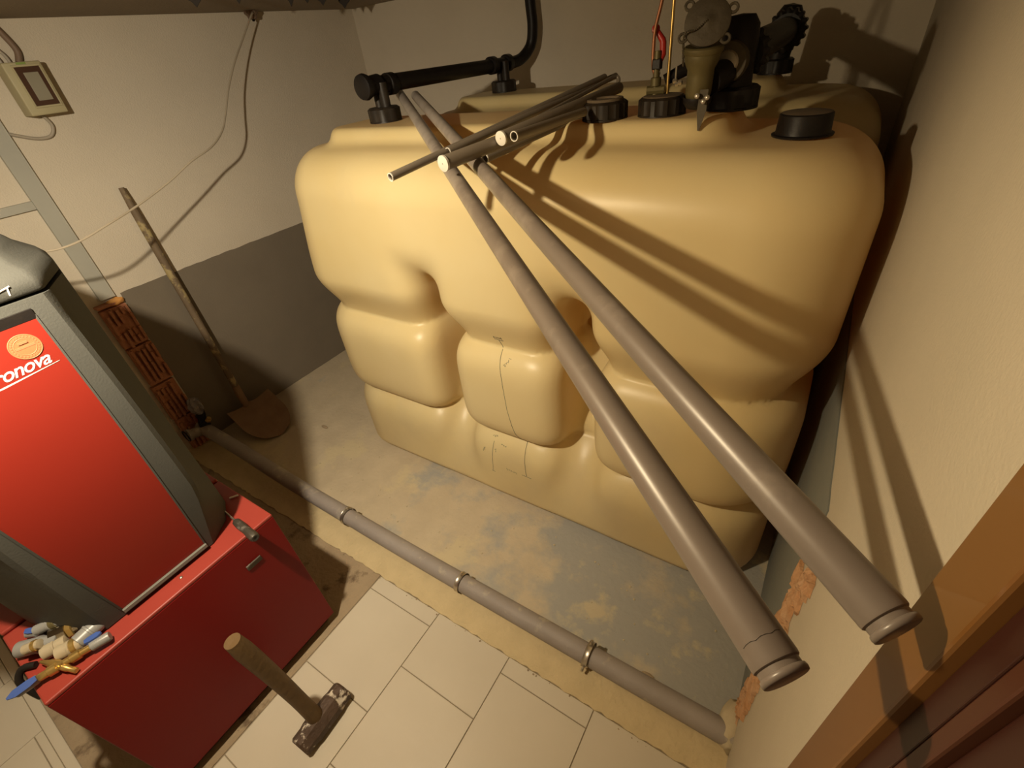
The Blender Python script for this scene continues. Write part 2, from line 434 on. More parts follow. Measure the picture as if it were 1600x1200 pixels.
TX0, TX1, TYF, TYB, TZ = -2.05, 0.112, 1.160, 1.885, 1.548
TCX, TCY = (TX0 + TX1) / 2, (TYF + TYB) / 2
THX, THY = (TX1 - TX0) / 2, (TYB - TYF) / 2
SLOTS = ((-1.245, 0.050), (-0.622, 0.060))
def tank_sdf(x, y, z):
    Z1, Z2 = 0.855, 0.392
    up = 0.080 * (1 - sstep(-0.03, 0.19, z - Z1))
    t2 = np.abs((z - (Z1 + Z2) / 2) / ((Z1 - Z2) / 2)); mid = 0.010 + 0.066 * np.clip(t2, 0, 1) ** 5.5
    t3 = np.clip((z - 0.16) / (Z2 - 0.16), 0, 1); low = 0.014 + 0.062 * t3 ** 4.5
    ins = np.where(z > Z1, up, np.where(z > Z2, mid, low))
    ins = ins + 0.035 * (1 - sstep(0.0, 0.05, z)) ** 2 + 0.045 * sstep(1.0, 1.48, z) * (1 - sstep(-1.95, -1.3, x))
    r = 0.26
    qx = np.abs(x - TCX) - THX + r; qy = np.abs(y - TCY) - THY + r
    d2 = np.hypot(np.maximum(qx, 0), np.maximum(qy, 0)) + np.minimum(np.maximum(qx, qy), 0) - r
    d2 = d2 - 0.0 + ins
    fy = THY - np.abs(y - TCY)                            # depth behind the front or back face
    for xs, wd in SLOTS:
        sx = np.abs(x - xs) - wd
        roof = z - (1.13 - 0.25 * fy)
        flo = (0.17 + 1.25 * fy - z) * 0.62
        dep = fy - 0.335
        s = smax(smax(sx, dep, 0.05), smax(roof, flo, 0.10), 0.08)
        d2 = smax(d2, -(s - 0.5 * ins), 0.125)
    R = 0.165
    zt = TZ - 0.012 * ((x - TCX) / THX) ** 2
    a = d2 + R; b = z - zt + R
    d = np.minimum(np.maximum(a, b), 0) + np.hypot(np.maximum(a, 0), np.maximum(b, 0)) - R
    # raised ridge carrying the filler necks
    rr = 0.10
    qx = np.abs(x + 1.03) - 0.765 + rr; qy = np.abs(y - 1.525) - 0.165 + rr
    e2 = np.hypot(np.maximum(qx, 0), np.maximum(qy, 0)) + np.minimum(np.maximum(qx, qy), 0) - rr
    a = e2 + 0.03; b = z - 1.598 + 0.03
    e = np.minimum(np.maximum(a, b), 0) + np.hypot(np.maximum(a, 0), np.maximum(b, 0)) - 0.03
    d = smin(d, smax(e, 1.40 - z, 0.01), 0.06)
    return smax(d, 0.002 - z, 0.008)

tv, tq = sdf_mesh(tank_sdf, (TX0 - 0.04, TYF - 0.04, -0.03), (TX1 + 0.04, TYB + 0.04, 1.66), 0.0135)
tbase = (TCX, TCY, 0.0)
tv = tv - np.array(tbase)
tme = bpy.data.meshes.new('tank_body')
tme.from_pydata(tv.tolist(), [], tq.tolist()); tme.update()
tme.materials.append(M_tank)
tme.polygons.foreach_set('use_smooth', [True] * len(tme.polygons))
tank = thing('heating_oil_tank', 'big yellowed plastic oil tank in front, with two thick grey pipes leaning across it', 'tank', tbase)
tb = bpy.data.objects.new('tank_body', tme); COL.objects.link(tb); tb.parent = tank
PITCH = 0.86
tank2 = thing('heating_oil_tank', 'second yellow oil tank standing behind, its top seen below the back wall', 'tank', (TCX, TCY + PITCH - 0.03, 0.0))
tb2 = bpy.data.objects.new('tank_body', tme); COL.objects.link(tb2); tb2.parent = tank2
tb2.scale = (0.985, 0.93, 1.0)

# felt pen gauge marks on the middle column, laid on the plastic
def on_tank(x, z):
    ys = np.arange(1.10, 1.6, 0.001); d = tank_sdf(np.full_like(ys, x), ys, np.full_like(ys, z))
    k = np.argmax(d < 0); return Vector((x, float(ys[k]) - 0.0008, z))
def ink(pts, r=0.0011, name='ink_line'):
    P = []
    for (x0, z0), (x1, z1) in zip(pts, pts[1:]):
        n = max(2, int(math.hypot(x1 - x0, z1 - z0) / 0.008))
        P += [on_tank(x0 + (x1 - x0) * k / n, z0 + (z1 - z0) * k / n) for k in range(n)]
    P.append(on_tank(*pts[-1]))
    return tube(BM(), P, r, 5)
def add_ink(pts, r=0.0011, lab=None):
    o = link('ink_line', ink(pts, r), M_ink, tank)
    if lab: o['label'] = lab
    return o
add_ink([(-0.936, 0.893), (-0.912, 0.75), (-0.905, 0.597), (-0.884, 0.467), (-0.862, 0.403), (-0.858, 0.33), (-0.850, 0.225)], 0.0011, 'long thin pen line running down')
add_ink([(-0.955, 0.897), (-0.915, 0.895)]); add_ink([(-0.875, 0.222), (-0.825, 0.219)])
add_ink([(-1.024, 0.350), (-1.040, 0.171)], 0.001); add_ink([(-1.048, 0.171), (-1.028, 0.170)], 0.001)
def scribble(x, z, n, w, h, ang=0.0, seed=0):
    rnd = random.Random(seed); bmx = BM()
    for k in range(n):
        pts = []
        for j in range(5):
            u = (k + j / 4 * 0.7) * w; v = rnd.uniform(0, h)
            pts.append((x + u * math.cos(ang) - v * math.sin(ang), z + u * math.sin(ang) + v * math.cos(ang)))
        P = [on_tank(*p) for p in pts]
        tube(bmx, P, 0.0009, 4)
    o = link('handwritten_figures', bmx, M_ink, tank); return o
scribble(-0.955, 0.902, 4, 0.010, 0.012, 0.0, 1)
scribble(-0.898, 0.80, 4, 0.010, 0.012, 0.9, 2)
scribble(-1.035, 0.365, 3, 0.009, 0.010, 0.0, 3)
scribble(-1.010, 0.30, 2, 0.010, 0.010, 1.3, 4)
scribble(-1.075, 0.28, 3, 0.010, 0.010, 1.3, 5)
scribble(-0.96, 0.215, 5, 0.012, 0.012, -0.1, 6)
scribble(-0.985, 0.345, 3, 0.010, 0.008, -0.2, 7)

# ------------------------------------------------------------------ screw caps
def ribbed_cap(bm, c, r=0.060, h=0.046, ribs=12):
    n = ribs * 6
    lathe(bm, c, (0, 0, 1), [(0.0, r + 0.004), (0.005, r + 0.004), (0.006, r), (h - 0.006, r), (h, r - 0.005)], n, ribs, 0.0035, (2, 3))
def cap_thing(label, x, y, z, top, group=None, ribs=12, r=0.060):
    t = thing('screw_cap', label, 'cap', (x, y, z), group)
    b1 = BM(); ribbed_cap(b1, (x, y, z), r, 0.046, ribs)
    link('cap_ring', b1, M_black_d if top != 'smooth' else M_black, t, True, 35)
    if top == 'open':
        b2 = BM(); lathe(b2, (x, y, z + 0.046), (0, 0, 1), [(0.0, r - 0.008), (0.006, r - 0.010), (0.006, r - 0.022), (0.0015, r - 0.024), (0.001, 0.001)], 40, cap0=False)
        link('sunken_lid', b2, M_capdust, t, True, 35)
    else:
        b2 = BM(); lathe(b2, (x, y, z + 0.0455), (0, 0, 1), [(0.0, r - 0.006), (0.0025, r - 0.009), (0.003, 0.001)], 40)
        link('cap_top', b2, M_capdust, t, True, 35)
    return t
ZR = 1.597
cap_thing('ribbed black screw cap with a sunken round lid, right end of the thin conduits', -0.602, 1.422, ZR, 'open')
c2 = cap_thing('ribbed black screw cap carrying the brass rod and red valve', -0.452, 1.462, ZR, 'flat')
# smooth low cap on the right shoulder
t = thing('screw_cap', 'smooth dusty black cap, alone at the right end of the tank', 'cap', (-0.100, 1.47, 1.545))
b1 = BM(); lathe(b1, (-0.100, 1.47, 1.543), (0, 0, 1), [(0, 0.068), (0.004, 0.069), (0.006, 0.062), (0.012, 0.0605), (0.047, 0.0585), (0.050, 0.055)], 56)
link('cap_ring', b1, M_black, t, True, 35)
b1 = BM(); lathe(b1, (-0.100, 1.47, 1.593), (0, 0, 1), [(0, 0.0545), (0.0008, 0.052), (0.0012, 0.001)], 40)
link('cap_top', b1, M_capdust, t, True, 35)

# ------------------------------------------------------------------ black vent manifold, left
mf = thing('vent_manifold', 'black plastic vent pipe over the left caps, rising up the back wall', 'pipe', (-1.575, 1.52, ZR))
b1 = BM()
zc = 1.722
path = [(-1.585, 1.47, zc), (-1.592, 2.25, zc - 0.006), (-1.592, 2.50, zc - 0.008)]
tube(b1, path, 0.030, 20)
link('pipe', b1, M_black, mf, True, 40)
b1 = BM()
arc = spline([(-1.592, 2.44, zc - 0.008), (-1.590, 2.53, zc - 0.006), (-1.575, 2.60, 1.73), (-1.545, 2.645, 1.78), (-1.53, 2.65, 1.86), (-1.535, 2.65, 1.95), (-1.54, 2.65, ZC)], 8)
tube(b1, arc, 0.027, 18)
link('riser', b1, M_black, mf, True, 40)
b1 = BM(); lathe(b1, (-1.583, 1.438, zc), (0, 1, 0), [(0, 0.030), (0.004, 0.041), (0.018, 0.044), (0.03, 0.040), (0.045, 0.033), (0.09, 0.036)], 24)
link('end_plug', b1, M_black, mf, True, 40)
for yy in (1.60, 2.33, 2.47):
    b1 = BM(); lathe(b1, (-1.59, yy - 0.025, zc - 0.004), (0, 1, 0), [(0, 0.032), (0.006, 0.038), (0.04, 0.038), (0.048, 0.032)], 24)
    link('pipe_collar', b1, M_black, mf, True, 40)
for yy in (1.520, 2.395):
    for dy, rr in ((-0.011, 0.016), (0.016, 0.019)):
        b1 = BM(); lathe(b1, (-1.578 + dy * 1.3, yy, ZR + 0.04), (0, 0, 1), [(0, rr), (0.092, rr)], 20)
        link('branch', b1, M_black_d, mf, True, 40)
    b1 = BM(); ribbed_cap(b1, (-1.575, yy, ZR), 0.060, 0.052, 8)
    link('union_nut', b1, M_black_d, mf, True, 35)

# ------------------------------------------------------------------ valve, brass rod and copper line on cap two
t = thing('shutoff_valve', 'suction valve with a red lever and copper line standing on a black cap', 'valve', (-0.478, 1.475, ZR + 0.047))
b1 = BM(); lathe(b1, (-0.478, 1.475, ZR + 0.047), (0, 0, 1), [(0, 0.010), (0.02, 0.010), (0.022, 0.014), (0.04, 0.014), (0.042, 0.009), (0.07, 0.010), (0.10, 0.008)], 12)
link('valve_body', b1, M_brass_d, t, True, 35)
b1 = BM(); tube(b1, [(-0.50, 1.47, ZR + 0.058), (-0.455, 1.48, ZR + 0.058)], 0.012, 10); link('side_port', b1, M_brass_d, t, True, 35)
b1 = BM(); box(b1, -0.489, -0.466, 1.465, 1.487, ZR + 0.105, ZR + 0.130, 0.003); link('lever_socket', b1, M_black, t)
b1 = BM(); tube(b1, [(-0.473, 1.481, 1.720), (-0.468, 1.487, 1.735), (-0.470, 1.489, 1.760), (-0.472, 1.490, 1.765), (-0.490, 1.490, 1.788)], [0.0075, 0.0085, 0.0085, 0.0085, 0.0065], 10)
link('lever', b1, M_redh, t, True, 40)
b1 = BM(); lathe(b1, (-0.492, 1.490, 1.790), (0.3, -0.8, 0.3), [(-0.006, 0.006), (-0.004, 0.010), (0.004, 0.010), (0.006, 0.006)], 12); link('lever_eye', b1, M_redh, t, True, 40)
b1 = BM(); tube(b1, spline([(-0.472, 1.474, 1.697), (-0.480, 1.472, 1.694), (-0.487, 1.472, 1.708), (-0.490, 1.474, 1.743), (-0.489, 1.476, 1.790), (-0.477, 1.478, 1.847), (-0.465, 1.48, 1.93), (-0.455, 1.49, ZC)], 6), 0.0045, 10)
link('copper_line', b1, M_copper, t, True, 40)
b1 = BM(); tube(b1, [(-0.470, 1.478, 1.697), (-0.477, 1.474, 1.695)], 0.0065, 6)
link('line_nut', b1, M_steel, t, True, 40)
b1 = BM(); tube(b1, [(-0.462, 1.50, 1.675), (-0.415, 1.52, 1.695), (-0.395, 1.53, 1.70)], [0.014, 0.017, 0.012], 10)
link('black_hose_stub', b1, M_black, t, True, 40)
o = link('gauge_rod', tube(BM(), [(-0.448, 1.485, ZR + 0.047), (-0.4515, 1.488, ZC)], 0.0042, 12), M_brass, None, True, 40)
tag(o, 'straight brass rod rising from the black cap beside the red lever', 'rod')

# ------------------------------------------------------------------ filler assembly
fa = thing('filler_assembly', 'black and brass filler coupling with a round grey lid and toothed nuts linking both tanks', 'pipe fitting', (-0.293, 1.54, ZR))
b1 = BM(); ribbed_cap(b1, (-0.293, 1.54, ZR), 0.066, 0.052, 9); link('union_nut', b1, M_black, fa, True, 35)
b1 = BM(); ribbed_cap(b1, (-0.309, 2.40, ZR), 0.058, 0.050, 9); link('union_nut', b1, M_black, fa, True, 35)
b1 = BM(); lathe(b1, (-0.293, 1.54, ZR + 0.045), (0, 0, 1), [(0, 0.050), (0.012, 0.046), (0.055, 0.044), (0.10, 0.046), (0.135, 0.043), (0.155, 0.030), (0.158, 0.001)], 32)
link('tee_body', b1, M_black, fa, True, 40)
axd = Vector((0.02, 0.86, 0.03)).normalized()
def toothed(bm, c, ax, r, h, teeth):
    lathe(bm, c, ax, [(0, r * 0.86), (h * 0.15, r), (h * 0.85, r), (h, r * 0.86)], teeth * 4, teeth, r * 0.13, (1, 2))
b1 = BM(); toothed(b1, Vector((-0.283, 1.575, 1.715)), axd, 0.054, 0.045, 14); link('toothed_nut', b1, M_black, fa, True, 35)
b1 = BM(); tube(b1, [(-0.291, 1.56, 1.712), (-0.285, 2.35, 1.735)], 0.042, 24); link('cross_pipe', b1, M_black, fa, True, 40)
b1 = BM(); toothed(b1, Vector((-0.285, 2.29, 1.732)), axd, 0.060, 0.050, 16); link('toothed_nut', b1, M_black, fa, True, 35)
b1 = BM(); lathe(b1, (-0.309, 2.40, ZR + 0.045), (0.12, 0, 1), [(0, 0.042), (0.10, 0.044), (0.14, 0.046), (0.165, 0.03), (0.17, 0.001)], 28); link('elbow', b1, M_black, fa, True, 40)
# side flange in front of the nut
b1 = BM(); lathe(b1, (-0.300, 1.465, 1.705), (0.1, 1, 0), [(0, 0.030), (0.004, 0.044), (0.02, 0.046), (0.05, 0.040)], 28, cap1=False); link('side_flange', b1, M_lid, fa, True, 35)
b1 = BM()
lathe(b1, (-0.300, 1.460, 1.705), (0.1, 1, 0), [(0, 0.024), (0.006, 0.028), (0.008, 0.022), (0.003, 0.020)], 20); link('flange_ring', b1, M_steel, fa, True, 35)
# brass coupling body, leaning forward
bc = Vector((-0.345, 1.40, 1.640)); bt = Vector((-0.340, 1.385, 1.765)); ad = (bt - bc)
b1 = BM(); lathe(b1, bc, ad, [(-0.020, 0.008), (-0.016, 0.018), (-0.006, 0.026), (0.012, 0.0305), (0.05, 0.031), (0.062, 0.031), (0.076, 0.038), (0.098, 0.043), (0.104, 0.040), (0.110, 0.042)], 32)
link('brass_body', b1, M_brass_d, fa, True, 40)
b1 = BM(); lathe(b1, bc + ad.normalized() * 0.095, ad, [(0, 0.0435), (0.003, 0.0455), (0.012, 0.0455), (0.015, 0.042)], 36); link('brass_rim', b1, M_brass_d, fa, True, 40)
b1 = BM(); lathe(b1, bc - ad.normalized() * 0.008, ad, [(-0.014, 0.016), (-0.011, 0.026), (-0.001, 0.033), (0.010, 0.0345), (0.014, 0.034)], 28, cap1=False); link('seal_ring', b1, M_black, fa, True, 40)
b1 = BM(); tube(b1, [(-0.325, 1.42, 1.672), (-0.295, 1.50, 1.69)], [0.030, 0.034], 20); link('outlet', b1, M_black, fa, True, 40)
# lid: disc facing forward and up, with ears and a chain
lc = Vector((-0.335, 1.372, 1.792)); ln = Vector((0.20, -0.93, 0.38)).normalized()
b1 = BM(); lathe(b1, lc, ln, [(-0.008, 0.044), (-0.006, 0.0495), (0.004, 0.0495), (0.006, 0.047), (0.007, 0.026), (0.008, 0.012), (0.011, 0.008), (0.012, 0.001)], 40)
link('lid', b1, M_lid, fa, True, 40)
_, la, lb = frame_of(ln)
for ev in (Vector((-0.039, 0, 0.032)), Vector((0.046, 0, 0.024)), Vector((-0.055, 0, -0.035)), Vector((0.050, 0, -0.040))):
    ev = (ev - ln * ev.dot(ln)).normalized(); c = lc + ev * 0.056
    b1 = BM(); ring = [c + (la * math.cos(k * math.pi / 6) + lb * math.sin(k * math.pi / 6)) * 0.009 for k in range(13)]
    tube(b1, ring, 0.0032, 8, False); link('lid_ear', b1, M_lid, fa, True, 40)
b1 = BM()
p0 = lc + ln * 0.013; p1 = lc + ln * 0.012 - lb * 0.025 - la * 0.046; p2 = bc + Vector((-0.040, -0.01, 0.07))
if (p1 - lc).x > 0: p1 = lc + ln * 0.012 - lb * 0.025 + la * 0.046
cpts = spline([p0, (p0 + p1) / 2 - Vector((0, 0, 0.004)), p1, p2], 7)
for k in range(len(cpts) - 1):
    q0, q1 = cpts[k], cpts[k + 1]
    lathe(b1, q0, q1 - q0, [(0, 0.0012), (0.002, 0.0028), ((q1 - q0).length - 0.002, 0.0028), ((q1 - q0).length, 0.0012)], 6)
link('chain', b1, M_lid, fa, True, 40)
for px, py, pz in ((-0.405, 1.40, 1.680), (-0.400, 1.40, 1.673), (-0.392, 1.40, 1.676)):
    b1 = BM(); lathe(b1, (px, py, pz), (1, 0.2, 0), [(-0.006, 0.003), (-0.004, 0.006), (0.004, 0.006), (0.006, 0.003)], 6); link('bolt', b1, M_steel, fa, True, 40)
b1 = BM(); tube(b1, [(-0.404, 1.40, 1.678), (-0.404, 1.40, 1.712)], 0.0022, 6); link('lock_pin', b1, M_steel, fa, True, 40)
# hanging label tongue of sheet metal with wing screws
kt = thing('hanging_tongue', 'pointed narrow sheet metal tongue hanging under the brass filler', 'metal tag', (-0.325, 1.365, 1.66))
b1 = BM(); prism(b1, [(-0.009, 0.0), (0.010, 0.0), (0.011, -0.045), (0.0, -0.088), (-0.004, -0.088), (-0.011, -0.045)], lambda u, v, h: Vector((-0.322 + u, 1.362 + h + v * 0.05, 1.662 + v)), 0, 0.002)
link('blade', b1, M_lid, kt)
for dx, dz in ((-0.012, -0.012), (0.012, -0.016), (0.004, -0.024)):
    b1 = BM(); lathe(b1, (-0.322 + dx, 1.352, 1.662 + dz), (0, -1, 0.2), [(-0.01, 0.003), (-0.002, 0.006), (0.004, 0.006), (0.006, 0.002)], 8); link('wing_screw', b1, M_steel, kt, True, 40)

# ------------------------------------------------------------------ the pipes lying on the tank
def hollow(name, p0, p1, r, M, label, cat, group=None, plug=None, ri=None, ring=True):
    """p0 = the near, visible end"""
    p0 = Vector(p0); p1 = Vector(p1); t = thing(name, label, cat, p0, group); ax = (p1 - p0); L = ax.length
    ri = ri or r * 0.86
    b = BM()
    if plug: lathe(b, p0, ax, [(0, r * 0.96), (0.002, r), (L - 0.002, r), (L, r * 0.96)], 36)
    else: lathe(b, p0, ax, [(0.05, ri), (0.0, ri), (0.0, r), (L, r)], 32, cap0=True)
    link('tube', b, M, t, True, 40)
    if not plug:
        b = BM(); lathe(b, p0 - ax.normalized() * 0.0006, ax, [(0.004, ri * 0.985), (0, ri * 0.985), (0, r * 1.01), (0.003, r * 1.01)], 32, cap0=False, cap1=False)
        link('cut_edge', b, M_white, t, True, 40)
        b = BM(); lathe(b, p0, ax, [(0.03, ri * 0.98), (0.031, 0.001)], 20, cap0=False); link('inner_disc', b, M_rod, t)  # disc in plain conduit colour closing the tube
    return t, ax.normalized()
U1a, U1b = Vector((0.049, 0.206, 1.426)), Vector((-1.674, 1.727, 1.676))
U2a, U2b = Vector((0.104, 0.260, 1.452)), Vector((-1.550, 1.690, 1.664))
for a, b_, lab, flaw in ((U1a, U1b, 'left one of the two thick grey-brown drain pipes leaning down across the front tank', True),
                         (U2a, U2b, 'right one of the two thick grey-brown drain pipes, its end nearest the right wall', False)):
    t = thing('drain_pipe', lab, 'pipe', a)
    ax = (b_ - a).normalized(); L = (b_ - a).length
    r = 0.0182
    b = BM(); lathe(b, a, ax, [(0, r * 0.93), (0.0008, r * 0.985), (0.003, r * 1.005), (0.25, r), (L, r)], 48)
    link('tube', b, M_pipe, t, True, 40)
    b = BM()                                                       # loose end disc just in front of the mouth
    off = 0.0072
    lathe(b, a - ax * off, ax, [(-0.0028, r * 0.90), (-0.0022, r * 0.97), (0, r * 1.0), (0.0022, r * 0.97), (0.0028, r * 0.90)], 48)
    link('end_plug_lip', b, M_pipe, t, True, 60)
    b = BM(); lathe(b, a - ax * (off - 0.002), ax, [(0, r * 0.90), (off, r * 0.90)], 32); link('end_plug', b, M_pipe, t, True, 40)
    if flaw:
        b = BM(); _, fa_, fb_ = frame_of(ax)
        pts = []
        for k in range(9):
            th = math.radians(60 + k * 13)
            pts.append(a + ax * (0.016 + 0.0006 * math.sin(k * 2.2)) + (fa_ * math.cos(th) + fb_ * math.sin(th)) * (r * 1.004))
        tube(b, pts, 0.00028, 5); link('scratch', b, M_dark_in, t)
def conduit_piece(p0, p1, r, label, plug, name='conduit_tube'):
    t, ax = hollow(name, p0, p1, r, M_rod, label, 'conduit', 'grey conduits lying in a bundle on the tank', plug)
    if plug:
        b = BM(); lathe(b, Vector(p0) - ax * 0.003, ax, [(0, r * 1.02), (0.0005, r * 1.07), (0.006, r * 1.07)], 36); link('end_cap', b, M_white, t, True, 40)['label'] = 'round white end cap'
        b = BM(); lathe(b, Vector(p0) - ax * 0.0036, ax, [(0, 0.0014), (0.001, 0.0016)], 12); link('centre_dot', b, M_white_d, t)
    return t
CP = [((-0.763, 0.881, 1.595), (-0.643, 1.568, 1.630), 0.0165, 'thick grey conduit with a white end cap, nearest of the bundle', True),
      ((-0.704, 1.037, 1.618), (-0.630, 1.596, 1.656), 0.0152, 'thick grey conduit with a white end cap, farther back in the bundle', True),
      ((-0.655, 1.018, 1.625), (-0.626, 1.335, 1.628), 0.0110, 'open ended thin conduit just right of the rear white end cap', False),
      ((-0.777, 1.061, 1.568), (-0.672, 1.550, 1.614), 0.0120, 'open ended thin conduit lying lowest on the right side of the bundle', False),
      ((-0.897, 0.837, 1.572), (-0.738, 1.738, 1.676), 0.0098, 'thin open conduit sticking out farthest to the left of the bundle', False),
      ((-0.854, 1.011, 1.593), (-0.726, 1.805, 1.672), 0.0095, 'thin conduit peeping out just above the nearest white end cap', False)]
for c in CP: conduit_piece(*c)
o = link('bent_wire_tube', tube(BM(), spline([(-0.745, 1.30, 1.625), (-0.715, 1.55, 1.655), (-0.693, 1.69, 1.675), (-0.680, 1.712, 1.672), (-0.676, 1.70, 1.655)], 6), 0.0065, 8), M_rod, None, True, 40)
tag(o, 'thin tube with a bent tip at the far end of the conduit bundle', 'tube')

# ------------------------------------------------------------------ boiler
bo = thing('heating_boiler', 'red boiler with a dark grey hood and sloping red front, lower left', 'boiler', (-1.75, 0.027, 0.0))
BX0, BX1, BY0, BY1, BZ0, BZ1 = -2.35, -1.27, -0.282, 0.338, 0.044, 0.660
b1 = BM(); box(b1, BX0, BX1, BY0, BY1, BZ0, BZ1 - 0.012, 0.003); link('casing', b1, M_redshade, bo)
b1 = BM(); box(b1, -1.585, BX1, BY0, BY1, BZ1 - 0.012, BZ1, 0.004); link('casing_top', b1, M_redlit, bo)
b1 = BM(); box(b1, BX0, -1.60, BY0, BY1, BZ1 - 0.012, BZ1, 0.004); link('casing_top', b1, M_redlit, bo)
b1 = BM(); box(b1, BX0 + 0.03, BX1 - 0.03, BY0 + 0.02, BY1 - 0.02, 0.0, BZ0, 0.002); link('plinth', b1, M_black, bo)
# hood: lofted plan outline
def hood_outline(z):
    s = min(max((z - 0.665) / 0.82, 0), 1)
    front = -1.335 + 0.030 * math.sin(s * math.pi) - 0.006 * s
    yr = 0.190 + 0.040 * min(1, s / 0.25); yl = -0.129 - 0.018 * s
    k = 0.012
    return front, [(-2.20, 0.28), (-1.75, 0.315), (-1.56, 0.312), (-1.46, 0.292), (-1.385, 0.25), (front - 0.008, yr), (front, yr - k),
                   (front, yl + k), (front - 0.008, yl), (-1.385, yl - 0.03), (-1.46, yl - 0.07), (-1.56, yl - 0.095), (-1.75, yl - 0.10), (-2.20, yl - 0.08)]
zs = [0.664] + [0.68 + k * 0.0533 for k in range(16)]
b1 = BM(); rings = []
for z in zs:
    _, ol = hood_outline(z); rings.append([b1.verts.new((x, y, z)) for x, y in ol])
n = len(rings[0])
for r0, r1 in zip(rings, rings[1:]):
    for i in range(n): b1.faces.new((r0[i], r0[(i + 1) % n], r1[(i + 1) % n], r1[i]))
b1.faces.new(list(reversed(rings[0]))); b1.faces.new(rings[-1])
link('hood', b1, M_hood, bo, True, 32)
# top cover, shallow dome with raised middle
b1 = BM(); rings = []
for z, ins in ((1.486, 0.004), (1.492, 0.0), (1.512, 0.004), (1.528, 0.018), (1.540, 0.045), (1.560, 0.062), (1.580, 0.085), (1.592, 0.12), (1.596, 0.17)):
    _, ol = hood_outline(1.48)
    cxx, cyy = -1.75, 0.075
    ring = []
    for x, y in ol:
        dx, dy = x - cxx, y - cyy; L = math.hypot(dx, dy)
        ring.append(b1.verts.new((x - dx / L * ins * 1.1, y - dy / L * ins * 0.9, z)))
    rings.append(ring)
for r0, r1 in zip(rings, rings[1:]):
    for i in range(n): b1.faces.new((r0[i], r0[(i + 1) % n], r1[(i + 1) % n], r1[i]))
b1.faces.new(list(reversed(rings[0]))); b1.faces.new(rings[-1])
link('top_cover', b1, M_hood, bo, True, 50)
# red panel set in a recess with paler inner edges
def panel_y(z):
    s = (z - 0.69) / 0.76
    return -0.068 - 0.062 * s, 0.159 + 0.022 * s
def front_x(z): return hood_outline(z)[0]
b1 = BM(); cols = []
for k in range(17):
    z = 0.688 + (1.440 - 0.688) * k / 16; yl, yr = panel_y(z); fx = front_x(z) + 0.0012
    cols.append([b1.verts.new((fx, yl, z)), b1.verts.new((fx, yr, z)), b1.verts.new((fx - 0.002, yr, z)), b1.verts.new((fx - 0.002, yl, z))])
for c0, c1 in zip(cols, cols[1:]):
    for i in range(4): b1.faces.new((c0[i], c0[(i + 1) % 4], c1[(i + 1) % 4], c1[i]))
b1.faces.new(cols[0]); b1.faces.new(cols[-1])
link('front_panel', b1, M_red, bo, True, 30)
def rim(name, za, zb, side, wdt, M, proud=0.008):
    bmx = BM(); prev = None; nn = 16 if side != 'b' and side != 't' else 1
    if side in ('l', 'r'):
        for k in range(nn + 1):
            z = za + (zb - za) * k / nn; yl, yr = panel_y(z); y = yr if side == 'r' else yl - wdt; fx = front_x(z)
            cur = [bmx.verts.new(p) for p in ((fx - 0.001, y, z), (fx - 0.001, y + wdt, z), (fx + proud, y + wdt, z), (fx + proud * 0.6, y, z))]
            if prev:
                for i in range(4): bmx.faces.new((prev[i], prev[(i + 1) % 4], cur[(i + 1) % 4], cur[i]))
            else: bmx.faces.new(cur)
            prev = cur
        bmx.faces.new(prev)
    else:
        z = za; yl, yr = panel_y(z); fx = front_x(z)
        box(bmx, fx - 0.002, fx + proud, yl - 0.004, yr + 0.004, min(za, zb), max(za, zb), 0.001)
    return link(name, bmx, M, bo)
rim('panel_rim', 0.684, 1.448, 'r', 0.004, M_hood, 0.0025)
rim('panel_rim', 0.684, 1.448, 'l', 0.005, M_hood, 0.003)
rim('panel_rim', 0.676, 0.688, 'b', 0, M_hood_in, 0.010)
rim('panel_recess', 1.440, 1.462, 't', 0, M_black, 0.0015)
# round sticker with printed rings
def on_front(y, z, h=0.0): return Vector((front_x(z) + 0.0014 + h, y, z))
SY, SZ = 0.136, 1.398
b1 = BM(); c = on_front(SY, SZ); nrm = (on_front(SY, SZ) - on_front(SY, SZ + 0.01)).cross(Vector((0, 1, 0))).normalized()
if nrm.x < 0: nrm = -nrm
lathe(b1, c, nrm, [(0, 0.0265), (0.0007, 0.0265)], 40); st = link('sticker', b1, M_sticker, bo); st['label'] = 'round pale orange sticker'
b1 = BM()
for rr in (0.0255, 0.0175): tube(b1, [c + nrm * 0.0008 + (frame_of(nrm)[1] * math.cos(k * math.pi / 18) + frame_of(nrm)[2] * math.sin(k * math.pi / 18)) * rr for k in range(37)], 0.0006, 4, False)
for k in range(26):
    th = k * 2 * math.pi / 26; p = c + nrm * 0.0008 + (frame_of(nrm)[1] * math.cos(th) + frame_of(nrm)[2] * math.sin(th)) * 0.0213
    box(b1, p.x, p.x + 0.0006, p.y - 0.0013, p.y + 0.0013, p.z - 0.0016, p.z + 0.0016)
for dz, wd in ((0.009, 0.008), (0.0, 0.0165), (-0.009, 0.008)):
    p = c + nrm * 0.0008; box(b1, p.x - 0.0002, p.x + 0.0006, p.y - wd, p.y + wd, p.z + dz - 0.0022, p.z + dz + 0.0022)
link('sticker_print', b1, M_stick2, bo)
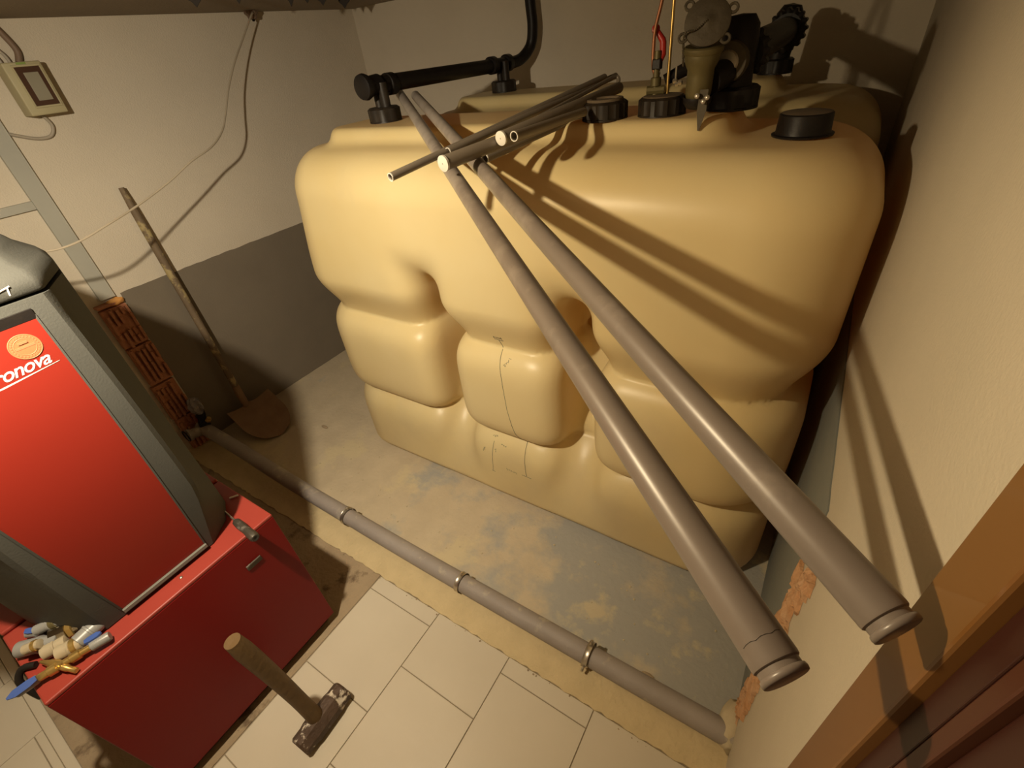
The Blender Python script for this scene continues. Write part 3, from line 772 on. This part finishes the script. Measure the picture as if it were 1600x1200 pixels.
def text_mesh(s, size, shear, bold, name, y, z, M, parent, slope=0.0, xoff=0.0016, fx=None):
    cu = bpy.data.curves.new(name, 'FONT'); cu.body = s; cu.size = size; cu.shear = shear; cu.offset = bold; cu.extrude = 0.0003
    cu.space_character = 0.92
    tmp = bpy.data.objects.new('tmp_text', cu); COL.objects.link(tmp)
    bpy.context.view_layer.update()
    me = bpy.data.meshes.new_from_object(tmp.evaluated_get(bpy.context.evaluated_depsgraph_get()))
    bpy.data.objects.remove(tmp); bpy.data.curves.remove(cu)
    for v in me.vertices:
        u, vv, h = v.co
        yy = y + u; zz = z + vv + u * slope
        v.co = Vector(((front_x(zz) if fx is None else fx) + xoff + h, yy, zz))
    me.materials.clear(); me.materials.append(M)
    return link(name, me, M, parent)
text_mesh('ronova', 0.037, 0.45, 0.0003, 'lettering', 0.056, 1.349, M_letter, bo, 0.02)['label'] = 'white slanted script lettering'
b1 = BM(); prism(b1, [(0.040, -0.008), (0.166, 0.0025), (0.166, 0.0032), (0.040, -0.004)], lambda u, v, h: Vector((front_x(1.345) + 0.0014 + h, u, 1.345 + v)), 0, 0.0004)
link('underline', b1, M_letter, bo)
# stroke of the upper white mark at the edge of the cover
b1 = BM()
cvx = -1.3415
tube(b1, [(cvx, 0.158, 1.5065), (cvx, 0.180, 1.5115)], 0.0016, 6); tube(b1, [(cvx, 0.176, 1.511), (cvx, 0.172, 1.495)], 0.0016, 6)
link('lettering', b1, M_letter, bo)
# latch plate and cable gland hole on the casing front
b1 = BM(); box(b1, BX1, BX1 + 0.004, 0.196, 0.246, 0.540, 0.560, 0.001); lt = link('latch_plate', b1, M_steel_d, bo)
b1 = BM(); box(b1, BX1 + 0.004, BX1 + 0.007, 0.198, 0.244, 0.556, 0.560); link('latch_lip', b1, M_steel_d, bo)
b1 = BM(); lathe(b1, (-1.31, 0.065, BZ1), (0, 0, 1), [(0, 0.0045), (0.003, 0.0045), (0.0045, 0.002)], 8); link('screw', b1, M_steel, bo)

# ------------------------------------------------------------------ screwdriver on the casing edge
sd = thing('screwdriver', 'dirty grey handled screwdriver lying over the front edge of the red casing', 'screwdriver', (-1.30, 0.258, BZ1))
pa, pb, pc = Vector((-1.44, 0.268, BZ1 + 0.006)), Vector((-1.335, 0.2590, BZ1 + 0.0165)), Vector((-1.208, 0.2505, BZ1 + 0.0235))
b1 = BM(); tube(b1, [pa, pa.lerp(pb, 0.96), pb], [0.003, 0.003, 0.003], 8); link('shaft', b1, M_steel, sd, True, 40)
dd = (pc - pb).length
b1 = BM(); lathe(b1, pb, pc - pb, [(0, 0.008), (0.006, 0.012), (dd * 0.25, 0.0135), (dd * 0.55, 0.0120), (dd * 0.8, 0.0145), (dd * 0.95, 0.0145), (dd, 0.011)], 24, 8, -0.0012, (1, 5)); link('handle', b1, M_steel_d, sd, True, 40)
b1 = BM(); lathe(b1, pc, pc - pb, [(0, 0.0098), (0.001, 0.0098), (0.001, 0.006), (0, 0.004)], 16); link('end_ring', b1, M_dark_in, sd, True, 40)
o = link('wall_plug', tube(BM(), [(-1.462, 0.353, BZ1 + 0.0045), (-1.447, 0.375, BZ1 + 0.0045)], 0.003, 8), M_white, None, True, 40)
o.location = (0.0, -0.045, 0); tag(o, 'tiny white plastic wall plug at the far corner of the red casing', 'wall plug')

# ------------------------------------------------------------------ fittings lying on the casing
ZT = BZ1
def seg(name, parent, p0, p1, prof, M, n=20, rib=0, ribh=0.0, rr=None):
    """prof: list of (fraction, radius) between p0 and p1"""
    p0, p1 = Vector(p0), Vector(p1); L = (p1 - p0).length
    b = BM(); lathe(b, p0, p1 - p0, [(f * L, r) for f, r in prof], n, rib, ribh, rr)
    return link(name, b, M, parent, True, 35)
def fit(label, base, cat='fitting'):
    return thing('plumbing_fitting', label, cat, base, 'plumbing fittings piled on the red casing')
def wing(parent, c, ax, up, L, Wd, M):
    ax = Vector(ax).normalized(); up = Vector(up).normalized(); sd_ = ax.cross(up).normalized()
    b = BM(); pl = [(0, -Wd * .35), (L * .25, -Wd * .5), (L * .75, -Wd * .5), (L, -Wd * .12), (L, Wd * .12), (L * .75, Wd * .5), (L * .25, Wd * .5), (0, Wd * .35)]
    prism(b, pl, lambda u, v, h: Vector(c) + ax * u + sd_ * v + up * h, -0.003, 0.003)
    return link('wing_handle', b, M, parent)
# brass cross valve with blue handles in front
f = fit('brass double valve with blue and white tips, nearest the casing edge', (-1.30, -0.22, ZT))
seg('brass_body', f, (-1.335, -0.262, ZT + .020), (-1.300, -0.160, ZT + .022), [(0, .008), (.03, .010), (.18, .010), (.2, .013), (.36, .013), (.38, .009), (.6, .009), (.62, .0125), (.8, .0125), (.82, .009), (1, .009)], M_brass, 12)
seg('brass_branch', f, (-1.312, -0.215, ZT + .020), (-1.385, -0.245, ZT + .016), [(0, .010), (.3, .011), (.55, .010), (.6, .008), (.9, .0045), (1, .003)], M_brass, 12)
seg('brass_stem', f, (-1.322, -0.222, ZT + .020), (-1.277, -0.205, ZT + .012), [(0, .008), (.5, .008), (.55, .0065), (1, .0065)], M_brass, 12)
seg('grey_sleeve', f, (-1.300, -0.160, ZT + .022), (-1.287, -0.120, ZT + .022), [(0, .010), (.05, .0125), (.9, .0125), (1, .011)], M_greyf, 16)
wing(f, (-1.312, -0.162, ZT + .036), (0.25, 1, 0), (0, 0, 1), 0.036, 0.016, M_blue)['label'] = 'blue wing handle'
seg('grey_sleeve', f, (-1.335, -0.262, ZT + .020), (-1.345, -0.305, ZT + .017), [(0, .009), (.05, .0115), (.9, .0115), (1, .010)], M_greyf, 16)
wing(f, (-1.328, -0.262, ZT + .031), (-0.25, -1, -0.12), (0.5, 0, 1), 0.060, 0.018, M_blue)['label'] = 'blue wing handle'
rot0 = [
 ('wide grey plastic coupling with a bright reflection, leftmost of the pile', (-1.470, -0.262, .020), (-1.400, -0.195, .022), .020, M_greyf, None),
 ('cream coloured plastic elbow piece beside the brass valve', (-1.400, -0.232, .018), (-1.380, -0.185, .020), .018, M_cream, None),
 ('cream coupling with a brass ring in the middle of the pile', (-1.362, -0.212, .019), (-1.338, -0.165, .020), .019, M_cream, M_brass),
 ('ribbed grey coupling behind the blue wing handle', (-1.345, -0.172, .022), (-1.352, -0.118, .024), .021, M_greyf, None),
 ('chromed round cap shining in the middle of the pile', (-1.425, -0.200, .022), (-1.395, -0.145, .024), .024, M_chrome, M_brass),
 ('grey sleeve with an orange ring and cream tip under the hood edge', (-1.428, -0.128, .018), (-1.368, -0.112, .016), .015, M_cream, M_orange),
 ('small grey valve with a blue handle at the back of the pile', (-1.512, -0.235, .014), (-1.470, -0.205, .014), .012, M_greyf, None),
 ('short cream plug standing between the grey coupling and the brass elbow', (-1.430, -0.250, .040), (-1.408, -0.222, .044), .013, M_cream, M_brass),
 ('narrow grey adapter lying on top of the back of the pile', (-1.462, -0.215, .044), (-1.425, -0.165, .052), .013, M_greyf, M_brass_d),
 ('dull grey socket lying at the back beside the hood', (-1.470, -0.140, .016), (-1.435, -0.122, .016), .016, M_greyf, None)]
for i, (lab, a, b_, r, M, M2) in enumerate(rot0):
    a = Vector((a[0], a[1], ZT + a[2])); b_ = Vector((b_[0], b_[1], ZT + b_[2]))
    f = fit(lab, (a.x, a.y, ZT))
    seg('body', f, a, b_, [(-.02, r * .9), (0, r), (.46, r), (.48, r * 1.07), (.56, r * 1.07), (.58, r * .92), (.98, r * .92), (1, r * .8)], M, 24)
    seg('dark_bore_disc', f, a, a + (a - b_).normalized() * 0.0015, [(0, r * .62), (1, r * .62)], M_dark_in, 20)  # dark disc on the end, painting in the shade of an opening
    if M2: seg('ring', f, a.lerp(b_, .58), a.lerp(b_, .80), [(0, r * 1.0), (.1, r * 1.10), (.9, r * 1.10), (1, r)], M2, 8 if i == 4 else 24)
    if i == 6: wing(f, a + Vector((0.004, 0.0, 0.014)), (b_ - a), (0.3, -0.3, 1), 0.040, 0.014, M_blue)
    if i == 3: wing(f, a + Vector((0.012, -0.004, -0.004)), (0.2, 1, 0), (1, 0, 0.3), 0.038, 0.02, M_blue)
f = fit('small brass elbow lying at the back of the pile', (-1.475, -0.19, ZT))
b1 = BM(); tube(b1, spline([(-1.495, -0.205, ZT + .030), (-1.480, -0.185, ZT + .034), (-1.462, -0.165, ZT + .040), (-1.450, -0.158, ZT + .030)], 5), 0.008, 10); link('body', b1, M_brass, f, True, 40)
seg('hex_nut', f, (-1.468, -0.172, ZT + .034), (-1.457, -0.160, ZT + .036), [(0, .012), (1, .012)], M_brass_d, 6)
o = link('black_hose', tube(BM(), spline([(-1.395, -0.255, ZT + .010), (-1.415, -0.278, ZT + .010), (-1.412, -0.298, ZT - .012), (-1.395, -0.299, ZT - .045), (-1.385, -0.296, ZT - .075)], 6), 0.008, 10), M_black, None, True, 40)
tag(o, 'short black hose drooping over the left corner of the red casing', 'hose')

# ------------------------------------------------------------------ hammer
hm = thing('club_hammer', 'old sledgehammer standing upside down on the tiles, wooden handle pointing up', 'hammer', (-1.02, 0.07, 0))
hc = Vector((-1.018, 0.072, 0.0365)); ha = Vector((-0.045, 1.0, 0)).normalized()
_, aa, bb_ = frame_of(ha)
b1 = BM(); prof = [(-0.098, 0.030), (-0.091, 0.036), (-0.060, 0.036), (-0.045, 0.039), (0.045, 0.039), (0.060, 0.036), (0.091, 0.036), (0.098, 0.030)]
rings = []
for tt, r in prof:
    ring = []
    for k in range(8):
        th = math.pi / 8 + k * math.pi / 4; q = r / math.cos(math.pi / 8) * (1.0)
        ring.append(b1.verts.new(hc + ha * tt + aa * math.cos(th) * q + bb_ * math.sin(th) * q * 0.93))
    rings.append(ring)
for r0, r1 in zip(rings, rings[1:]):
    for k in range(8): b1.faces.new((r0[k], r0[(k + 1) % 8], r1[(k + 1) % 8], r1[k]))
b1.faces.new(list(reversed(rings[0]))); b1.faces.new(rings[-1])
link('head', b1, M_hammer, hm)
hb, ht = Vector((-1.025, 0.060, 0.055)), Vector((-1.075, 0.040, 0.575))
P = [hb.lerp(ht, k / 10) + Vector((0, 0.004 * math.sin(k / 10 * 3.1), 0)) for k in range(11)]
b1 = BM(); tube(b1, P, [0.027, 0.0245, 0.0235, 0.0235, 0.024, 0.0245, 0.025, 0.0255, 0.026, 0.026, 0.0225], 18); link('handle', b1, M_wood, hm, True, 40)

# ------------------------------------------------------------------ shovel
sh = thing('shovel', 'rusty round point shovel standing against the left wall', 'shovel', (-2.80, 0.95, 0))
b1 = BM(); tp = Vector((-2.885, 0.975, 1.432)); bt_ = Vector((-2.800, 0.955, 0.150))
P = [bt_.lerp(tp, k / 12) for k in range(13)]
tube(b1, P, [0.019] * 11 + [0.018, 0.012], 14); link('handle', b1, M_woodp, sh, True, 40)
b1 = BM(); tube(b1, [bt_.lerp(tp, -0.06), bt_.lerp(tp, 0.02), bt_.lerp(tp, 0.10)], [0.014, 0.022, 0.021], 14); link('socket', b1, M_rust, sh, True, 40)
# dished blade: u along length, v across
b1 = BM(); g = []
o0 = Vector((-2.805, 0.975, 0.128)); ul = Vector((-2.500, 0.950, 0.006)) - o0; uL = ul.length; ul.normalize()
vl = Vector((0.03, 1.0, 0.0)).normalized(); nl = vl.cross(ul).normalized()
if nl.z < 0: nl = -nl
NU, NV = 14, 12
for side in (0, 1):
    gg = []
    for i in range(NU + 1):
        u = i / NU; wid = 0.142 * (1.0 if u < 0.45 else math.sqrt(max(1 - ((u - 0.45) / 0.56) ** 2, 0.0)))
        row = []
        for j in range(NV + 1):
            v = (j / NV * 2 - 1); z = 0.028 * (v * v) * (1 - u * 0.6) + 0.012 * (1 - u) * 0
            bulge = 0.018 * math.exp(-(v * 5) ** 2) * (1 - u) ** 1.5
            row.append(b1.verts.new(o0 + ul * (u * uL) + vl * (v * wid) + nl * (z + bulge - side * 0.0025)))
        gg.append(row)
    g.append(gg)
for s in (0, 1):
    for i in range(NU):
        for j in range(NV):
            b1.faces.new((g[s][i][j], g[s][i + 1][j], g[s][i + 1][j + 1], g[s][i][j + 1]))
for i in range(NU):
    for j in (0, NV): b1.faces.new((g[0][i][j], g[0][i + 1][j], g[1][i + 1][j], g[1][i][j]))
for j in range(NV):
    for i in (0, NU): b1.faces.new((g[0][i][j], g[0][i][j + 1], g[1][i][j + 1], g[1][i][j]))
bmesh.ops.remove_doubles(b1, verts=b1.verts, dist=0.0004)
link('blade', b1, M_rust, sh, True, 40)

# ------------------------------------------------------------------ floor pipe along the curb
fp = thing('floor_pipe', 'dusty grey drain pipe running along the strip of yellow mortar', 'pipe', (-1.3, 0.686, 0.03))
PR = 0.036
ppts = [(-2.84, 0.690, 0.150), (-2.45, 0.690, 0.128), (-2.2, 0.688, 0.108), (-1.884, 0.686, 0.088), (-1.2, 0.686, 0.060), (-0.64, 0.686, 0.054), (0.149, 0.686, 0.050)]
b1 = BM(); tube(b1, spline(ppts, 6), PR, 28); link('tube', b1, M_pipe_old, fp, True, 40)
def pipe_z(x):
    for (x0, _, z0), (x1, _, z1) in zip(ppts, ppts[1:]):
        if x0 <= x <= x1: return z0 + (z1 - z0) * (x - x0) / (x1 - x0)
for x, rr in ((-1.563, 0.039), (-0.885, 0.0385), (-0.323, 0.044)):
    zc_ = pipe_z(x); c = Vector((x, 0.686, zc_))
    ct = thing('pipe_clamp', {-1.563: 'zinc pipe clamp farthest along the floor pipe, nearest the boiler', -0.885: 'slim zinc pipe clamp in the middle of the floor pipe', -0.323: 'wide zinc clamp standing a little off the floor pipe, nearest the right wall'}[x], 'pipe clamp', (x, 0.686, 0.03), 'zinc clamps on the floor pipe')
    b1 = BM(); rings = []
    for k in range(33):
        th = math.radians(-75 + 330 * k / 32 if rr < .04 else -60 + 240 * k / 32)
        ring = []
        for (dx, dr) in ((-0.008, 0.0), (0.008, 0.0), (0.0095, 0.0028), (0.008, 0.0018), (-0.008, 0.0018), (-0.0095, 0.0028)):
            R_ = rr + dr; ring.append(b1.verts.new(c + Vector((dx, math.cos(th) * R_, math.sin(th) * R_))))
        rings.append(ring)
    for r0, r1 in zip(rings, rings[1:]):
        for i in range(6): b1.faces.new((r0[i], r0[(i + 1) % 6], r1[(i + 1) % 6], r1[i]))
    b1.faces.new(rings[0]); b1.faces.new(rings[-1])
    link('band', b1, M_steel, ct, True, 35)
    for th_ in ((100, -80) if rr > .04 else (75, 250)):
        th = math.radians(th_ if rr < .04 else (180 if th_ == -80 else 62)); d = Vector((0, math.cos(th), math.sin(th)))
        b1 = BM(); p = c + d * (rr + 0.009)
        tube(b1, [c + d * rr, c + d * (rr + 0.016)], 0.0045, 8); tube(b1, [p - Vector((0.0, -d.z, d.y)) * 0.010, p + Vector((0.0, -d.z, d.y)) * 0.010], 0.0035, 8)
        link('ear_and_screw', b1, M_steel, ct, True, 35)
# valve group on the far end of the pipe
vg = thing('end_valve', 'dark pipe end fitting wrapped in crumpled grey plastic beside the brick stub', 'valve', (-2.80, 0.69, 0.11))
b1 = BM(); lathe(b1, (-2.80, 0.665, 0.150), (0, -1, 0.25), [(0, 0.030), (0.05, 0.030), (0.052, 0.036), (0.070, 0.036), (0.072, 0.026), (0.06, 0.024)], 24); link('side_cap', b1, M_pipe_old, vg, True, 40)
b1 = BM(); ringp = [Vector((-2.80 + 0.034 * math.cos(k * math.pi / 12), 0.590, 0.168 + 0.034 * math.sin(k * math.pi / 12))) for k in range(25)]
tube(b1, ringp, 0.004, 8, False); link('rubber_ring', b1, M_black, vg, True, 40)
b1 = BM(); lathe(b1, (-2.79, 0.70, 0.17), (0.05, 0.1, 1), [(0, 0.030), (0.03, 0.030), (0.035, 0.024), (0.06, 0.022), (0.075, 0.026), (0.10, 0.026)], 20); link('upright_stub', b1, M_black, vg, True, 40)
b1 = BM(); lathe(b1, (-2.755, 0.715, 0.205), (0.3, 0.3, 0.6), [(0, 0.016), (0.014, 0.016), (0.016, 0.012), (0.024, 0.012)], 6); link('brass_nut', b1, M_brass, vg, True, 30)
b1 = BM(); rnd = random.Random(3)
bmesh.ops.create_icosphere(b1, subdivisions=3, radius=0.034)
for v in b1.verts:
    k = 1 + 0.35 * math.sin(v.co.x * 170) * math.sin(v.co.y * 150 + 1) + rnd.uniform(-0.10, 0.10)
    v.co = Vector((v.co.x * k, v.co.y * k, v.co.z * 1.7 * (1 + rnd.uniform(-0.06, 0.06)))) + Vector((-2.775, 0.705, 0.315))
link('crumpled_film', b1, M_rag, vg)

# ------------------------------------------------------------------ remains of the bund wall: brick stub left, broken scar right
bs = thing('broken_wall_stub', 'upright stub of broken hollow terracotta bricks against the left wall', 'brickwork', (-2.88, 0.665, 0.0))
zz = 0.012; hb_ = [0.235, 0.24, 0.24, 0.225]
for i, hgt in enumerate(hb_):
    yo = [0.002, -0.004, 0.003, 0.0][i]
    b1 = BM(); box(b1, XL + 0.002, -2.885, 0.606 + yo, 0.724 + yo, zz, zz + hgt - 0.010, 0.003)
    rnd = random.Random(20 + i)
    y = 0.610 + yo
    for k in range(5):
        w_ = 0.013; hh0 = zz + rnd.uniform(0, 0.02); hh1 = zz + hgt - 0.010 - rnd.uniform(0, 0.03)
        xo = -2.885 + rnd.uniform(0.012, 0.028)
        n_ = 5
        for s in range(n_):
            za_ = hh0 + (hh1 - hh0) * s / n_; zb_ = hh0 + (hh1 - hh0) * (s + 1) / n_
            if rnd.random() < 0.12: continue
            box(b1, -2.886, xo + rnd.uniform(-0.006, 0.006), y, y + w_, za_, zb_, 0.0015, 1)
        y += 0.0245
    link('brick', b1, M_brick, bs)
    zz += hgt
b1 = BM(); rnd = random.Random(5)
bmesh.ops.create_icosphere(b1, subdivisions=3, radius=0.03)
for v in b1.verts:
    k = 1 + rnd.uniform(-0.12, 0.12); v.co = Vector((v.co.x * k * 0.9, v.co.y * k * 1.3, v.co.z * k * 0.6)) + Vector((-2.895, 0.69, 0.962))
link('foam_blob', b1, M_foam, bs, True)
b1 = BM(); box(b1, XL + 0.002, -2.87, 0.60, 0.70, 0.955, 0.968, 0.004); link('mortar_cap', b1, M_brick, bs)

sc = thing('broken_brick_scar', 'jagged strip of broken terracotta left on the right wall', 'brickwork', (XR, 0.74, 0.0))
rnd = random.Random(11)
for i in range(13):
    z0 = 0.03 + i * 0.071; z1 = z0 + 0.068
    lean = 0.0
    ya = 0.655 + rnd.uniform(-0.018, 0.018) + 0.03 * (1 - abs(i - 7) / 7); yb_ = 0.80 + rnd.uniform(-0.02, 0.012)
    if i > 10: ya += 0.00; yb_ -= 0.05 * (i - 10)
    if i < 3: ya += 0.05
    b1 = BM(); nn = 7; f0 = []; f1 = []
    ring = []
    for k in range(nn + 1): ring.append((ya + (yb_ - ya) * k / nn, z0 + rnd.uniform(-0.004, 0.004)))
    for k in range(1, 4): ring.append((yb_ + rnd.uniform(-0.010, 0.010), z0 + (z1 - z0) * k / 4))
    for k in range(nn + 1): ring.append((yb_ - (yb_ - ya) * k / nn, z1 + rnd.uniform(-0.004, 0.002)))
    for k in range(1, 4): ring.append((ya + rnd.uniform(-0.014, 0.014), z1 - (z1 - z0) * k / 4))
    back = [b1.verts.new((XR - 0.0005, a, b)) for a, b in ring]
    mid = [b1.verts.new((XR - rnd.uniform(0.004, 0.012), a * 0.94 + 0.06 * (ya + yb_) / 2, b)) for a, b in ring]
    cy_, cz_ = (ya + yb_) / 2, (z0 + z1) / 2
    inn = [b1.verts.new((XR - rnd.uniform(0.004, 0.018), cy_ + (a - cy_) * 0.5, cz_ + (b - cz_) * 0.5)) for a, b in ring]
    cc = b1.verts.new((XR - 0.01, cy_, cz_)); m_ = len(ring)
    for k in range(m_):
        j = (k + 1) % m_
        b1.faces.new((back[k], back[j], mid[j], mid[k])); b1.faces.new((mid[k], mid[j], inn[j], inn[k])); b1.faces.new((inn[k], inn[j], cc))
    link('brick', b1, M_brick2, sc)
b1 = BM(); rnd = random.Random(9)                                   # mortar lump where the pipe enters the wall
bmesh.ops.create_icosphere(b1, subdivisions=3, radius=0.05)
for v in b1.verts:
    k = 1 + rnd.uniform(-0.10, 0.10); v.co = Vector((v.co.x * k * 0.8, v.co.y * k * 1.5, max(v.co.z * k * 1.0, -0.03))) + Vector((XR - 0.01, 0.715, 0.045))
link('mortar_lump', b1, M_dust, sc, True)

# crumbs of mortar and dust on the floor strip
def crumbs(name, x0, x1, y0, y1, z, n, smin_, smax_, M, seed, label, cat):
    rnd = random.Random(seed); b = BM()
    for _ in range(n):
        s = rnd.uniform(smin_, smax_); x = rnd.uniform(x0, x1); y = rnd.uniform(y0, y1)
        r = bmesh.ops.create_icosphere(b, subdivisions=1, radius=s)
        for v in r['verts']:
            v.co = Vector((v.co.x * rnd.uniform(.6, 1.6), v.co.y * rnd.uniform(.6, 1.4), v.co.z * .5)) + Vector((x, y, z + s * .3))
    o = link(name, b, M); tag(o, label, cat); o['kind'] = 'stuff'; return o
crumbs('mortar_crumbs', -2.2, 0.12, 0.78, 1.12, 0.001, 90, 0.0012, 0.005, M_dust, 4, 'pale crumbs scattered on the basin floor before the tank', 'rubble')
crumbs('mortar_crumbs', -1.9, 0.10, 0.548, 0.575, 0.0, 70, 0.001, 0.004, M_screed, 5, 'dark crumbs along the edge of the tiles', 'rubble')
for i, (x, y, s) in enumerate(((-2.30, 1.12, 0.02), (-0.13, 0.745, 0.016), (-0.02, 0.60, 0.012))):
    b1 = BM(); rnd = random.Random(40 + i)
    bmesh.ops.create_icosphere(b1, subdivisions=2, radius=s)
    for v in b1.verts: v.co = Vector((v.co.x * 1.3 * rnd.uniform(.8, 1.2), v.co.y * .5, v.co.z * .35)) + Vector((x, y, s * .3))
    o = link('mortar_chip', b1, M_screed)
    tag(o, ['dark flake on the basin floor left of the tank', 'dark flake beside the right end of the floor pipe', 'dark flake on the yellow mortar near the right wall'][i], 'rubble')

# ------------------------------------------------------------------ left wall: trunking, switch box, cables
tr = thing('cable_trunking', 'grey vertical plastic trunking on the left wall with a short side branch', 'trunking', (XL, 0.672, 0.98))
b1 = BM(); box(b1, XL, XL + 0.022, 0.640, 0.706, 0.985, ZC, 0.002); link('vertical_run', b1, M_trunk, tr)
b1 = BM(); box(b1, XL, XL + 0.018, YF + 0.4, 0.640, 1.428, 1.462, 0.002); link('side_run', b1, M_trunk, tr)
b1 = BM(); box(b1, XL, XL + 0.0235, 0.702, 0.7075, 0.985, ZC, 0.001); link('cover_edge', b1, M_trunk, tr)

sb = thing('switch_box', 'ivory surface mounted fuse box with a smoked window on the left wall', 'electrical box', (XL, 0.87, 1.75))
b1 = BM(); box(b1, XL, XL + 0.090, 0.7975, 0.9262, 1.757, 1.938, 0.005, 3); link('housing', b1, M_boxp, sb, True, 40)
fr = BM(); X1 = XL + 0.090
for (a, b_, c, d) in ((0.8233, 0.9183, 1.921, 1.928), (0.8233, 0.9183, 1.782, 1.789), (0.8233, 0.8292, 1.789, 1.921), (0.9123, 0.9183, 1.789, 1.921)):
    box(fr, X1 - 0.001, X1 + 0.004, a, b_, c, d, 0.001, 1)
link('window_frame', fr, M_boxp, sb)
b1 = BM(); box(b1, X1 - 0.001, X1 + 0.0012, 0.8292, 0.9123, 1.789, 1.921); link('smoked_window', b1, M_win, sb)
b1 = BM(); box(b1, X1 + 0.001, X1 + 0.003, 0.8490, 0.8985, 1.806, 1.902, 0.001); link('breaker_module', b1, M_module, sb)
b1 = BM(); box(b1, X1 - 0.001, X1 + 0.001, 0.8440, 0.8757, 1.929, 1.936); link('green_label', b1, M_green, sb)['label'] = 'small green label'
for pts, r, M, lab in (([(-2.905, 0.880, 1.938), (-2.905, 0.895, 1.975), (-2.905, 0.885, 2.02), (-2.905, 0.86, ZC)], 0.012, M_conduit, 'thick brown conduit entering the top of the fuse box'),
                       ([(-2.900, 0.850, 1.938), (-2.900, 0.846, 1.965), (-2.900, 0.82, 2.01), (-2.900, 0.79, ZC)], 0.006, M_cable, 'thin grey cable on top of the fuse box, right one'),
                       ([(-2.900, 0.822, 1.938), (-2.900, 0.818, 1.96), (-2.900, 0.79, 1.99), (-2.900, 0.75, ZC)], 0.006, M_cable, 'thin grey cable on top of the fuse box, left one'),
                       ([(-2.900, 0.850, 1.757), (-2.905, 0.864, 1.715), (-2.908, 0.840, 1.680), (-2.910, 0.790, 1.678), (-2.910, 0.73, 1.70), (-2.910, 0.706, 1.712)], 0.0065, M_cable, 'grey cable looping from under the fuse box to the trunking')):
    o = link('cable', tube(BM(), spline(pts, 7), r, 10), M, None, True, 40); tag(o, lab, 'cable')
# free hanging cord from the ceiling down to the boiler
cpts = [(-2.83, 1.955, 2.066), (-2.805, 1.924, 2.055), (-2.775, 1.798, 1.947), (-2.735, 1.686, 1.857), (-2.695, 1.58, 1.756), (-2.655, 1.499, 1.668), (-2.595, 1.408, 1.597),
        (-2.535, 1.293, 1.548), (-2.50, 1.157, 1.513), (-2.48, 1.022, 1.461), (-2.43, 0.85, 1.416), (-2.36, 0.688, 1.390), (-2.32, 0.554, 1.369), (-2.31, 0.451, 1.374), (-2.29, 0.33, 1.42), (-2.26, 0.22, 1.50)]
o = link('sagging_wire', tube(BM(), spline(cpts, 8), 0.0042, 8), M_cord, None, True, 40)
tag(o, 'thin pale cord sagging from the ceiling box to the boiler hood', 'cord')
jb_ = thing('ceiling_box', 'small reddish brown box at the ceiling where the cord starts', 'electrical box', (-2.86, 1.965, ZC))
b1 = BM(); lathe(b1, (-2.86, 1.965, ZC), (0, 0, -1), [(0, 0.036), (0.012, 0.036), (0.022, 0.026), (0.036, 0.022), (0.038, 0.001)], 8); link('box_body', b1, M_conduit, jb_, True, 35)
b1 = BM(); lathe(b1, (-2.86, 1.965, ZC - 0.036), (0, 0, -1), [(0, 0.008), (0.010, 0.006)], 10); link('cord_gland', b1, M_black, jb_)
# dark flakes hanging from the ceiling
for i, (x, y, s) in enumerate(((-2.30, 1.36, 0.030), (-2.32, 1.56, 0.020), (-2.33, 1.83, 0.024), (-2.34, 1.93, 0.020), (-2.36, 2.04, 0.026), (-2.44, 2.25, 0.030))):
    b1 = BM(); rnd = random.Random(60 + i)
    pl = [(-s, 0), (s, 0), (s * 1.1, -s * .4), (s * .5, -s * .9), (s * .1, -s * rnd.uniform(1.2, 1.8)), (-s * .4, -s * .8), (-s * .9, -s * .5)]
    ang = rnd.uniform(0.3, 1.1)
    prism(b1, pl, lambda u, v, h: Vector((x + u * math.cos(ang) - h * math.sin(ang), y + u * math.sin(ang) + h * math.cos(ang) + v * .3, ZC + v)), 0, 0.004)
    o = link('peeling_flake', b1, M_dark_in)
    tag(o, ['dark ceiling flake farthest to the left, before the ceiling box', 'dark ceiling flake just left of the ceiling box',
            'dark ceiling flake just right of the ceiling box', 'small dark ceiling flake halfway from the ceiling box to the room corner',
            'pointed dark ceiling flake second from the room corner', 'dark ceiling flake nearest the room corner'][i], 'flake', 'flakes peeling off the ceiling')

# strip 'base' helper properties
for o in bpy.data.objects:
    if 'base' in o: del o['base']
